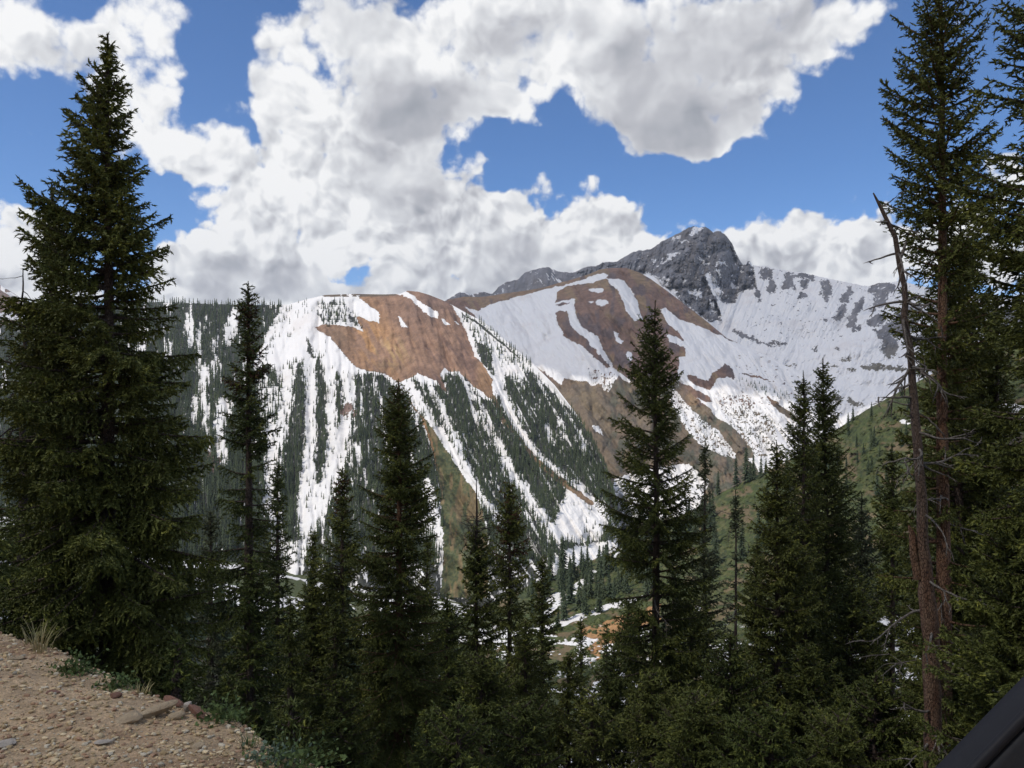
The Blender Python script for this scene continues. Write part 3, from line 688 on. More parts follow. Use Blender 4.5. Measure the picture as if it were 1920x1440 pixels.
def overhead_cloud(ground_pts, H, mat):
    """a lumpy flat-based cumulus whose shadow falls on the outline given on the ground"""
    P = np.array(ground_pts, float)
    t = (H-P[:, 2])/L[2]
    Q = P[:, :2]+L[:2]*t[:, None]
    c = Q.mean(0)
    ang = np.arctan2(Q[:, 1]-c[1], Q[:, 0]-c[0]); rad = np.hypot(Q[:, 1]-c[1], Q[:, 0]-c[0])
    k = np.argsort(ang); ang = ang[k]; rad = rad[k]
    na, nr = 220, 70
    th = np.linspace(-PI, PI, na, endpoint=False)
    R = np.interp(th, ang, rad, period=2*PI)
    R = R*(1+0.10*(fbm(np.cos(th)*5+9, np.sin(th)*5+9, 7, 4)-0.5)*2)
    V = []; 
    for side in (1, -1):
        for i in range(nr):
            f = math.sin((i+1)/nr*PI/2) if i < nr-1 or side == 1 else 1.0
            x = c[0]+np.cos(th)*R*f; y = c[1]+np.sin(th)*R*f
            e = np.sqrt(np.clip(1-f*f, 0, 1))
            n = ridged(x/260, y/260, 5, 5)
            z = H+(e*(380*n+60) if side == 1 else -e*(60+50*fbm(x/200, y/200, 8, 4)))
            V.append(np.stack([x, y, z+0*x], -1))
        V.append(np.array([[c[0], c[1], H+(300 if side == 1 else -70)]]))
    off = nr*na+1
    fs = []; tri = []
    j = np.arange(na); jn = (j+1) % na
    for s_, o0 in ((1, 0), (-1, off)):
        for i in range(nr-1):
            a = o0+i*na+j; b = o0+i*na+jn; c2 = o0+(i+1)*na+jn; d = o0+(i+1)*na+j
            fs.append(np.stack([a, d, c2, b] if s_ == 1 else [a, b, c2, d], -1))
        ce = o0+nr*na
        tri.append(np.stack([np.full(na, ce), o0+j, o0+jn] if s_ == 1 else [np.full(na, ce), o0+jn, o0+j], -1))
    e1 = (nr-1)*na; e2 = off+(nr-1)*na
    fs.append(np.stack([e1+j, e2+j, e2+jn, e1+jn], -1))
    o = new_mesh('shade_cloud', np.concatenate(V), [np.concatenate(fs), np.concatenate(tri)], mat)
    return tag(o, kind='structure')
def wp(px, py, d): return ((px-960)/F*d, d, (720-py)/F*d)
overhead_cloud([wp(850,600,2700), wp(930,650,2300), wp(1010,700,2000), wp(1080,722,1850), wp(1180,725,1750), wp(1260,712,1700), wp(1350,705,1680), wp(1440,735,1600), wp(1560,765,1520), wp(1650,740,1600), wp(1760,690,1700), wp(2100,600,2000),
    wp(2300,480,2600), wp(1900,440,3300), wp(1500,380,3900), wp(1200,380,4100), wp(900,450,4100), wp(800,540,3600)], 2300, M_cloud)
overhead_cloud([(-330, 60, -20), (-330, -160, 0), (-120, -260, 0), (120, -260, 0), (330, -120, 0), (420, 60, -30), (400, 240, -60), (250, 330, -60), (120, 330, -100), (10, 340, -110), (-120, 330, -120), (-260, 230, -110)], 1500, M_veil)

# ------------------------------------------------------------------ far conifers
def small_conifer(seed, levels, sides, rough=0.35):
    """a unit-height spruce: jagged skirts of foliage on a thin stem"""
    g = np.random.default_rng(seed)
    V = []; Fc = []; n = 0; tint = []
    for k in range(levels):
        t0 = k/levels
        zt = 1-t0*0.93; zb = 1-(k+1.55)/levels*0.93
        r = 0.185*(0.10+(k+1)/levels*0.95)**0.9
        rr = r*g.uniform(1-rough, 1+rough, sides*2); rr[1::2] *= 0.50
        a = np.linspace(0, 2*PI, sides*2, endpoint=False)+g.uniform(0, 3)
        zz = zb+g.uniform(-0.02, 0.02, sides*2); zz[1::2] += (zt-zb)*0.35
        ring = np.stack([np.cos(a)*rr, np.sin(a)*rr, np.maximum(zz, 0.02)], -1)
        V.append(np.array([[0, 0, zt]])); V.append(ring)
        i = np.arange(sides*2)
        Fc.append(np.stack([np.full(sides*2, n), n+1+i, n+1+(i+1) % (sides*2)], -1))
        tint.append(np.concatenate([[0.25], np.where(i % 2 == 0, 0.8, 0.2)]))
        n += 1+sides*2
    return np.concatenate(V), np.concatenate(Fc), np.concatenate(tint)
far_lod = [small_conifer(200+i, 5, 4) for i in range(4)]
mid_lod = [small_conifer(300+i, 16, 8, 0.5) for i in range(6)]

g = np.random.default_rng(11)
cand = []          # (height in photo px, pos, height, kind)
def add(S, x, y, hm, off=0.3, why=''):
    p = at(S, x, y)
    if p is None: return
    cand.append((hm/p[1]*F, p[0], p[1], p[2]-off, hm, why))
N = 60000
X = g.uniform(-120, 1170, N); Y = g.uniform(535, 1060, N)
dn = tree_density(X, Y)
cl_ = sstep(fbm(X/4.5, Y/9, 161, 3, 0.6), 0.30, 0.52)
keep = g.uniform(0, 1, N) < np.where(dn > 0.6, dn*(np.where(X < 545, 0.5, 0.32)+np.where(X < 545, 0.5, 0.68)*cl_), dn*1.0)
size = (9.5+5.5*g.uniform(0, 1, N))*np.where(X < 545, 1.3, 1.0)
size *= np.where(dn < 0.3, 0.62, 1.0)*np.where(Y < 700, 0.95, 1.0)
for x, y, h in zip(X[keep], Y[keep], size[keep]): add(S_A, x, y, h*g.uniform(.7, 1.15), 0.3, 'spur')
# stunted trees and scrub on the lower snow of the mountains behind
M = 2600
X = g.uniform(1090, 1480, M); Y = g.uniform(690, 880, M)
m = inpoly(X, Y, [(1250,725),(1300,765),(1385,850),(1380,862),(1310,835),(1260,770)]) | inpoly(X, Y, [(1345,740),(1400,740),(1460,800),(1440,860),(1400,850),(1370,800)]) | inpoly(X, Y, [(1095,690),(1156,700),(1150,740),(1120,735)]) | inpoly(X, Y, [(1150,720),(1200,740),(1190,760),(1150,745)])
for x, y in zip(X[m], Y[m]): add(S_B, x, y, g.uniform(2.5, 6), 0.2, 'behind')
for _ in range(60):
    x = g.uniform(1385, 1480); add(S_B, x, 712+(x-1385)*0.35+g.uniform(-6, 8), g.uniform(5, 10), 0.2, 'behind')
# individually visible trees of the near hillside and the valley floor
hill_pos = []
def hill(x, y, px_h):
    p = at(S_D, x, y)
    if p is None: return
    hill_pos.append((px_h, p[0], p[1], p[2]-0.2, px_h/F*p[1], 'hill'))
for x, y, h in [(1346,925,46),(1356,915,58),(1366,905,44),(1376,908,62),(1387,902,56),(1396,900,66),(1404,903,40),(1412,896,48),(1424,893,42),(1432,885,30),(1590,795,24),(1599,788,30),(1590,812,34),(1604,838,30),(1607,870,26),(1690,740,28),(1700,770,30),
                (1078,1045,40),(1092,1040,46),(1105,1040,34),(1125,1030,40),(1138,1028,36),(1000,1072,70),(1015,1078,80),(1028,1085,60),(1040,1075,70),(1052,1085,84),(1068,1130,75),(1086,1142,62),(1096,1150,58),(1130,1120,45),(1140,1118,50),(1150,1125,46),(1070,1090,50),(1060,1065,50),
                (1165,1100,60),(1175,1110,50),(1200,1090,60),(1215,1105,70),(1300,1010,60),(1318,1020,50),(1330,990,50),(1440,930,36),(1455,920,40),(1475,905,44),(1340,1060,70),(1390,1050,70),(1420,1010,60),(1650,860,30),(1660,900,36),(1635,880,30)]:
    hill(x, y, h)
for _ in range(110):
    x = g.uniform(985, 1340); top = np.interp(x, [985, 1150, 1290, 1340], [1105, 1040, 975, 940])
    hill(x, top+abs(g.normal(0, 45))+3, g.uniform(24, 62))
for _ in range(40):
    x = g.uniform(1400, 1900); top = np.interp(x, [1400, 1680, 1900], [903, 742, 630])
    hill(x, top+g.uniform(10, 240), g.uniform(22, 50))
shrubs = []
for _ in range(9000):
    x = g.uniform(1000, 1915); y = np.interp(x, [1000, 1290, 1680, 1915], [1095, 968, 738, 618])+abs(g.normal(0, 1))*190
    p = at(S_D, x, y)
    if p is None: continue
    if fbm(np.array(x/18.), np.array(y/11.), 151, 3) < 0.52: continue
    shrubs.append((p[0]+g.normal(0, .8), p[1]+g.normal(0, 1.2), p[2]-0.15, g.uniform(.5, 1.5)*(1+0.0012*p[1])))
mid_pos = []
while len(mid_pos) < 104:
    px_, d_ = g.uniform(-60, 1010), 70*(520/70)**g.uniform(0, 1)
    x_ = (px_-960)/F*d_; s_ = float(road_s(np.array(x_), np.array(d_)))
    if s_ < 22: continue
    h_ = g.uniform(9, 17); z_ = float(ground_z(x_, d_))
    if 720-(z_+h_)/d_*F < 1000: continue
    mid_pos.append((h_/d_*F, x_, d_, z_-.2, h_, 'mid'))
cand.sort(key=lambda c: -c[0])
n_ind = max(0, 300-len(hill_pos)-len(mid_pos))
ind = hill_pos+mid_pos+cand[:n_ind]; rest = cand[n_ind:]
# shared meshes
mid_mesh = []
for i, (V, Fc, tint) in enumerate(mid_lod):
    o = new_mesh('distant_crown_mesh', V, Fc, M_fol_far, False, attrs={'tint': tint, 'cone': tint*0})
    mid_mesh.append(o.data); bpy.data.objects.remove(o)
far_mesh = []
for i, (V, Fc, tint) in enumerate(far_lod):
    o = new_mesh('distant_crown_mesh', V, Fc, M_fol_far, False, attrs={'tint': tint, 'cone': tint*0})
    far_mesh.append(o.data); bpy.data.objects.remove(o)
for i, (ph, x, y, z, h, why) in enumerate(ind):
    big = why != 'spur' and why != 'behind'
    ob = bpy.data.objects.new('distant_spruce', (mid_mesh if big else far_mesh)[i % (6 if big else 4)])
    C.objects.link(ob); ob.location = (x, y, z); ob.scale = (h*g.uniform(.8, 1.15), h*g.uniform(.8, 1.15), h); ob.rotation_euler = (g.normal(0, .02), g.normal(0, .02), g.uniform(0, 6.28))
    ppx = 960+x/y*F
    if why == 'mid': tag(ob, 'distant dark spruce on the snow patched slope falling away below the road', 'tree', 'spruces on the slope below the road')
    elif why == 'hill':
        if ppx < 1240: tag(ob, 'small spruce among the snow stripes at the foot of the green hillside', 'tree', 'spruces at the foot of the green hillside')
        elif i < 10: tag(ob, 'small pointed spruce in the row on the crest of the green hillside', 'tree', 'spruces in a row on the hillside crest')
        elif ppx > 1560: tag(ob, 'tiny spruce high on the green hillside near the dead snag', 'tree', 'spruces high on the green hillside')
        else: tag(ob, 'small dark spruce on the middle of the green hillside', 'tree', 'spruces on the middle of the green hillside')
    else: tag(ob, 'tiny dark spruce on the snowy flank below the orange scree', 'tree', 'spruces on the snowy mountain flank')
# the rest of the forest in one object
VV = []; FF = []; TT = []; n = 0
for k in range(4):
    V, Fc, tint = far_lod[k]
    sel = rest[k::4]
    if not sel: continue
    A = np.array([c[:5] for c in sel]); m = len(sel)
    rot = g.uniform(0, 6.28, m); h = A[:, 4]; w = h*g.uniform(0.75, 1.15, m)
    c_, s_ = np.cos(rot)*w, np.sin(rot)*w
    P = np.empty((m, len(V), 3))
    P[..., 0] = V[:, 0]*c_[:, None]-V[:, 1]*s_[:, None]+A[:, 1, None]
    P[..., 1] = V[:, 0]*s_[:, None]+V[:, 1]*c_[:, None]+A[:, 2, None]
    P[..., 2] = V[:, 2]*h[:, None]+A[:, 3, None]
    VV.append(P.reshape(-1, 3)); FF.append((Fc[None]+(n+np.arange(m)*len(V))[:, None, None]).reshape(-1, 3)); n += m*len(V)
    TT.append((tint[None]*1.0+g.uniform(-0.5, 0.6, m)[:, None]).ravel())
o = new_mesh('forest', np.concatenate(VV), np.concatenate(FF), M_fol_far, False, attrs={'tint': np.concatenate(TT), 'cone': np.concatenate(TT)*0})
tag(o, 'dark conifer forest covering the snowy mountain flanks', 'forest', kind='stuff')

V, Fc, tint = small_conifer(400, 2, 5, 0.6); V = V*np.array([5.5, 5.5, 0.8]); A = np.array(shrubs); m = len(A)
rot = g.uniform(0, 6.28, m); w = A[:, 3]; c_, s_ = np.cos(rot)*w, np.sin(rot)*w
P = np.stack([V[:, 0]*c_[:, None]-V[:, 1]*s_[:, None]+A[:, 0, None], V[:, 0]*s_[:, None]+V[:, 1]*c_[:, None]+A[:, 1, None], V[:, 2]*w[:, None]+A[:, 2, None]], -1)
M_shrub = foliage_material('willow_scrub', (0.045, 0.060, 0.022), (0.075, 0.095, 0.032), (0.12, 0.14, 0.05), (0.07, 0.05, 0.03))
o = new_mesh('scrub', P.reshape(-1, 3), (Fc[None]+(np.arange(m)*len(V))[:, None, None]).reshape(-1, 3), M_shrub, True, attrs={'tint': np.repeat(g.uniform(0, 1, m), len(V)), 'cone': np.zeros(m*len(V))})
tag(o, 'low green scrub spread over the hillside', 'scrub', kind='stuff')

# ------------------------------------------------------------------ foreground spruces
def tube(pts, rad, sides=6):
    pts = np.asarray(pts, float); n = len(pts)
    d = np.gradient(pts, axis=0); d /= np.linalg.norm(d, axis=1)[:, None]+1e-9
    ref = np.array([0.0, 0.0, 1.0]) if abs(d[:, 2]).mean() < 0.8 else np.array([1.0, 0.0, 0.0])
    u = np.cross(d, ref); u /= np.linalg.norm(u, axis=1)[:, None]+1e-9; v = np.cross(d, u)
    a = np.linspace(0, 2*PI, sides, endpoint=False)
    V = pts[:, None]+(np.cos(a)[None, :, None]*u[:, None]+np.sin(a)[None, :, None]*v[:, None])*np.asarray(rad)[:, None, None]
    i = np.arange(n-1)[:, None]; j = np.arange(sides)[None]
    q = np.stack([i*sides+j, i*sides+(j+1) % sides, (i+1)*sides+(j+1) % sides, (i+1)*sides+j], -1).reshape(-1, 4)
    return V.reshape(-1, 3), q
class Acc:
    def __init__(s): s.V = []; s.F = []; s.n = 0
    def add(s, V, Fc): s.V.append(V); s.F.append(Fc+s.n); s.n += len(V)
    def get(s): return np.concatenate(s.V), np.concatenate(s.F)

def spruce_mesh(seed, H, prof, det=1.0, z_lo=0.10, trunk_r=0.16, droop=0.0, gaps=0.12, dens=1.0, cone_top=0.0, bend=0.03, sparse=1.0, tuft=1.0, fullness=1.0):
    """prof: list of (fraction of the height, radius left, radius right). det>1 = coarser."""
    g = np.random.default_rng(seed)
    prof = np.array(sorted(prof)); 
    wood = Acc()
    nz = 26
    zz = np.linspace(0, 1, nz)
    bx = bend*(fbm(zz*3+seed, zz*0+.5, seed, 3)-0.5)*zz; by = bend*(fbm(zz*3+seed+7, zz*0+2.5, seed, 3)-0.5)*zz
    bx -= bx[0]; by -= by[0]
    tp = np.stack([bx*H*0.35, by*H*0.35, zz*H], -1)
    tr = trunk_r*(1-zz)**0.85+0.010; tr[0] *= 1.35; tr[1] *= 1.08
    V, q = tube(tp, tr, 12)
    V[:, :2] += (g.uniform(-1, 1, (len(V), 2)))*trunk_r*0.05
    wood.add(V, q)
    tc = []; td = []; tl = []; tt = []; tk = []       # tuft centre, direction, length, tint, cone
    z = H*0.985; k = 0; cs = max(0.7, H/13)
    while z > H*z_lo:
        f = z/H
        rl = np.interp(f, prof[:, 0], prof[:, 1]); rr = np.interp(f, prof[:, 0], prof[:, 2])
        n = int(g.integers(4, 8)) if f < 0.94 else int(g.integers(3, 5))
        a0 = g.uniform(0, 2*PI)
        for b in range(n):
            az = a0+b*2*PI/n+g.uniform(-.35, .35)
            ca = math.cos(az)
            cl = float(fbm(np.array(math.cos(az)*0.9+z*0.62/cs+seed*3.1), np.array(math.sin(az)*0.9+z*0.30/cs), seed+3, 3, 0.6))
            if cl < 0.30+gaps*0.45 and f < 0.93 and g.uniform() < 0.85: continue
            if g.uniform() < gaps*0.35: continue
            Lb = (rr*(1+ca)/2+rl*(1-ca)/2)*g.choice([g.uniform(0.55, 0.9), g.uniform(0.82, 1.03)])
            Lb = max(Lb*(0.60+0.45*sstep(cl, 0.30, 0.60)), 0.06)
            zb = z+g.uniform(-0.14, 0.10)*det
            low = 1-f
            s0 = 0.62-1.12*low**0.6-droop*low+g.uniform(-.16, .16)+(cl-0.5)*0.8      # slope at the stem
            s1 = 0.22+0.25*g.uniform()                                     # upturn towards the tip
            ns = max(3, int(Lb/(0.11*det))+2)
            t = np.linspace(0, 1, ns)
            cz = g.uniform(-.2, .2)
            hx = Lb*t; side = Lb*cz*t*t*0.5
            bz = Lb*(s0*t+(s1-0.35*low)*t*t)*0.9
            P0 = np.array([np.interp(zb, tp[:, 2], tp[:, 0]), np.interp(zb, tp[:, 2], tp[:, 1]), zb])
            dx, dy = math.cos(az), math.sin(az)
            P = P0+np.stack([dx*hx-dy*side, dy*hx+dx*side, bz], -1)
            r0 = min(0.012+0.011*Lb, trunk_r*0.4)
            V, q = tube(P, r0*(1-t)**0.8+0.004, 4); wood.add(V, q)
            D = np.gradient(P, axis=0); D /= np.linalg.norm(D, axis=1)[:, None]
            btint = g.uniform(0.1, 0.75)
            bcone = 1.0 if (cone_top > 0 and f > 1-cone_top and g.uniform() < 0.5) else 0.0
            bare = 0.22 if Lb > 0.7 else 0.05
            # secondary shoots on both sides, longest a third of the way out
            npr = max(2, int(Lb/(0.062*det)))
            ts = np.linspace(bare, 0.98, npr)+g.uniform(-.01, .01, npr)
            for sd in (-1, 1):
                m = g.uniform(0, 1, npr) < 0.92*fullness
                tq = ts[m]
                if not len(tq): continue
                i0 = tq*(ns-1); lo = np.clip(i0.astype(int), 0, ns-2); fr = (i0-lo)[:, None]
                Q = P[lo]*(1-fr)+P[lo+1]*fr; DD = D[lo]
                S = np.cross(DD, [0, 0, 1.0]); S /= np.linalg.norm(S, axis=1)[:, None]+1e-9
                an = np.radians(g.uniform(38, 68, len(tq)))[:, None]
                dn = np.clip(g.normal(0.30+0.55*low, 0.18, len(tq)), -.2, 1.4)[:, None]
                E = DD*np.cos(an)+S*sd*np.sin(an)+np.array([0, 0, -1.0])*dn
                E /= np.linalg.norm(E, axis=1)[:, None]
                l2 = np.clip((0.10+0.42*Lb*(1-tq)**0.8)*g.uniform(.6, 1.15, len(tq)), 0.07, 0.62*(0.7+0.3*det))
                step = 0.062*det/dens
                cnt = np.maximum(1, (l2/step).astype(int))
                idx = np.repeat(np.arange(len(tq)), cnt)
                pos = np.concatenate([np.arange(c)+0.6 for c in cnt])*step
                frac = pos/l2[idx]
                sag = np.array([0, 0, -1.0])*(0.25*pos**2/0.4)[:, None]
                ctr = Q[idx]+E[idx]*pos[:, None]+sag+g.normal(0, 0.012*det, (len(idx), 3))
                tc.append(ctr); 
                dd = E[idx]+g.normal(0, 0.42, (len(idx), 3)); dd /= np.linalg.norm(dd, axis=1)[:, None]
                td.append(dd)
                tl.append(np.full(len(idx), 0.085*det*tuft)*g.uniform(.75, 1.25, len(idx)))
                tt.append(np.clip(btint*0.6+0.45*np.clip(tq[idx]*0.6+frac*0.5, 0, 1)+g.normal(0, .12, len(idx)), 0, 1.1))
                tk.append(np.where(g.uniform(0, 1, len(idx)) < 0.55, bcone, 0.0))
            # along the branch itself
            na_ = max(2, int(Lb*(1-bare)/(0.05*det)))
            tq = np.linspace(bare, 1, na_); i0 = tq*(ns-1); lo = np.clip(i0.astype(int), 0, ns-2); fr = (i0-lo)[:, None]
            tc.append(P[lo]*(1-fr)+P[lo+1]*fr); dd = D[lo]+g.normal(0, 0.35, (na_, 3)); td.append(dd/np.linalg.norm(dd, axis=1)[:, None])
            tl.append(np.full(na_, 0.09*det*tuft)); tt.append(np.full(na_, btint*0.6)+tq*0.4); tk.append(np.full(na_, bcone*0.6))
        step = (0.085+0.115*low**0.6)*det**0.8*(0.7+0.6*g.uniform())
        if f > 0.93: step *= 0.8
        z -= step*sparse
    # leader
    n = int(0.35/(0.04*det))+1
    tc.append(np.stack([np.full(n, tp[-1, 0]), np.full(n, tp[-1, 1]), H-np.linspace(0, 0.3, n)], -1)); td.append(np.tile([0, 0, 1.0], (n, 1))+g.normal(0, .3, (n, 3)))
    tl.append(np.full(n, 0.07*det)); tt.append(np.full(n, .4)); tk.append(np.full(n, 0.0))
    c = np.concatenate(tc); d = np.concatenate(td); l = np.concatenate(tl); ti = np.concatenate(tt); ko = np.concatenate(tk)
    d /= np.linalg.norm(d, axis=1)[:, None]
    N = len(c)
    u = np.cross(d, g.normal(0, 1, (N, 3))); u /= np.linalg.norm(u, axis=1)[:, None]; w = np.cross(d, u)
    K = 5
    VV = np.empty((N, K, 3, 3))
    for b in range(K):
        a = 2*PI*b/K+g.uniform(-.5, .5, N)
        rad = u*np.cos(a)[:, None]+w*np.sin(a)[:, None]
        sp = g.uniform(0.45, 0.95, N)[:, None] if b else np.full((N, 1), 0.05)
        ax = d+rad*sp; ax /= np.linalg.norm(ax, axis=1)[:, None]
        st = c+d*((b-2)*0.16*l)[:, None]
        le = l*g.uniform(.7, 1.1, N)*(1.15 if b == 0 else 0.8)
        sidev = np.cross(ax, rad+0.3*d+1e-3); sidev /= np.linalg.norm(sidev, axis=1)[:, None]+1e-9
        wd = l*0.15*(1.3 if b == 0 else 1.0)
        VV[:, b, 0] = st+sidev*wd[:, None]; VV[:, b, 1] = st-sidev*wd[:, None]; VV[:, b, 2] = st+ax*le[:, None]
    V = VV.reshape(-1, 3); Fc = np.arange(N*K*3).reshape(-1, 3)
    tint = np.repeat(ti, K*3); cone = np.repeat(ko, K*3)
    # needle tips a bit lighter
    tint = tint+np.tile([0, 0, 0.10], N*K)
    return wood.get(), (V, Fc, tint, cone), N

def dead_branch(acc, g, P, az, L_, r, slope, curl=0.6, depth=2):
    n = max(5, int(L_/0.09)); pts = [np.array(P, float)]; el = slope; a = az
    for i in range(n):
        a += g.normal(0, .16); el += g.normal(0, .14)-0.02*curl
        st = L_/n
        pts.append(pts[-1]+np.array([math.cos(a)*math.cos(el), math.sin(a)*math.cos(el), math.sin(el)])*st)
        if depth > 0 and i > 0 and g.uniform() < 0.42:
            dead_branch(acc, g, pts[-1], a+g.choice([-1, 1])*g.uniform(.5, 1.2), L_*g.uniform(.2, .45), r*0.55, el+g.normal(-.25, .4), curl, depth-1)
    t = np.linspace(0, 1, len(pts)); V, q = tube(pts, r*(1-t)**0.7+0.0025, 4); acc.add(V, q)

def place_spruce(label, tip, dist, prof_px, seed, name='spruce', det=1.0, fol=None, bark=None, z_lo=None, trunk_px=None, deadwood=0, dead_range=(0.05, 0.4), group=None, height=None, **kw):
    """tip (photo px) and distance fix the tree; prof_px = (photo y, extent left of the stem, extent right of it)"""
    x = (tip[0]-960)/F*dist; zt = (720-tip[1])/F*dist
    zb = float(ground_z(x, dist))-0.15
    H = zt-zb
    prof = [(1.0, 0.03, 0.03)]+[(((720-py)/F*dist-zb)/H, l/F*dist, r/F*dist) for py, l, r in prof_px]
    if trunk_px: kw['trunk_r'] = trunk_px/2/F*dist*1.05
    if z_lo is None: z_lo = 0.06
    wood, (V, Fc, ti, co), N = spruce_mesh(seed, H, prof, det=det, z_lo=z_lo, **kw)
    root = empty(name, (x, dist, zb))
    new_mesh('trunk', wood[0], wood[1], bark or M_bark, True, root)
    new_mesh('crown', V, Fc, fol or M_fol, False, root, attrs={'tint': ti, 'cone': co})
    if deadwood:
        g = np.random.default_rng(seed+5)
        for _ in range(deadwood):
            acc = Acc()
            f = g.uniform(*dead_range); a = g.uniform(0, 2*PI)
            dead_branch(acc, g, (0, 0, f*H), a, g.uniform(.4, 1.1)*max(0.6, H/14), 0.014, g.uniform(-.5, .25), depth=2)
            Vd, Fd = acc.get(); new_mesh('dead_branch', Vd, Fd, M_dead, True, root)
    tag(root, label, 'tree', group)
    return root

SPR = [
 dict(label='big dense spruce with two pointed tips beside the dirt road, tallest on the left', tip=(203,65), dist=12.5, trunk_px=32,
   prof_px=[(95,10,10),(130,16,14),(165,36,22),(185,52,34),(215,58,44),(260,84,54),(320,112,60),(400,140,72),(480,165,108),(560,180,118),(640,200,170),(720,225,165),(800,235,190),(900,215,195),(1000,220,215),(1100,210,215),(1200,205,215),(1280,190,215)], z_lo=.02, seed=1, gaps=0.04, sparse=.86, dens=1.15, deadwood=10, dead_range=(.02,.2), droop=0.15),
 dict(label='slender spruce with a rust coloured top, just right of the big road side spruce', tip=(466,530), dist=19, trunk_px=22,
   prof_px=[(560,14,14),(600,26,26),(660,45,35),(720,60,48),(800,65,55),(880,75,65),(960,85,70),(1050,95,75),(1150,100,75),(1250,90,80),(1320,60,60)], seed=2, gaps=.24, sparse=1.3, cone_top=.22, deadwood=6, droop=.05, z_lo=.1),
 dict(label='dark spire shaped spruce with a thick side branch reaching right, before the green gully', tip=(748,712), dist=22, trunk_px=21,
   prof_px=[(750,20,20),(800,46,42),(860,60,58),(920,76,64),(985,86,96),(1050,95,80),(1120,95,80),(1200,115,100),(1300,130,110),(1400,130,110),(1450,90,80)], seed=3, gaps=.12, bark='red', droop=.1, z_lo=.17),
 dict(label='open crowned spruce with a bare grey stem showing, below the rocky summit', tip=(1228,565), dist=22, trunk_px=22,
   prof_px=[(600,18,18),(650,42,30),(700,60,45),(760,82,50),(810,90,55),(860,95,60),(920,100,80),(960,110,90),(1020,115,100),(1100,110,105),(1200,105,100),(1320,100,95),(1420,80,80)], seed=4, gaps=.34, sparse=1.55, deadwood=8, dead_range=(.2,.6), droop=0.0, tuft=1.05),
 dict(label='narrow pointed spruce, shorter of the close pair before the green hillside', tip=(1507,697), dist=25, trunk_px=20,
   prof_px=[(740,18,18),(800,30,30),(860,42,36),(930,58,52),(1000,70,62),(1100,75,65),(1200,85,75),(1300,90,80),(1420,70,70)], seed=5, gaps=.14, sparse=1.15, z_lo=.08),
 dict(label='narrow pointed spruce, taller of the close pair before the green hillside', tip=(1547,672), dist=27, trunk_px=20,
   prof_px=[(710,18,18),(770,28,30),(840,40,42),(900,48,50),(960,54,56),(1040,66,66),(1150,70,70),(1300,80,80),(1420,70,70)], seed=6, gaps=.14, sparse=1.15, z_lo=.08),
 dict(label='very tall thick stemmed spruce just behind the leaning dead snag', tip=(1768,-45), dist=13.5, trunk_px=38,
   prof_px=[(20,62,58),(80,82,85),(150,70,68),(220,118,72),(300,104,92),(380,122,104),(460,108,100),(560,118,104),(650,118,110),(720,80,95),(820,90,95),(950,110,95),(1050,130,100),(1150,110,130),(1250,80,140),(1350,60,120)], seed=7, gaps=.32, sparse=1.45, deadwood=26, dead_range=(.03,.55), droop=0.0, bark='red', z_lo=.10),
 dict(label='tall spruce cut off by the right edge of the frame, with boughs reaching in', tip=(1962,-190), dist=10.5, trunk_px=40,
   prof_px=[(-60,50,40),(60,112,60),(140,122,70),(230,135,90),(330,180,100),(420,195,110),(520,160,110),(620,175,120),(740,165,130),(860,215,130),(960,240,140),(1080,130,140),(1200,110,140),(1350,70,120)], seed=8, gaps=.2, sparse=1.2, droop=.05, z_lo=.12, deadwood=8),
]
for s_ in SPR:
    if s_.get('bark') == 'red': s_['bark'] = M_barkred
    place_spruce(**s_)

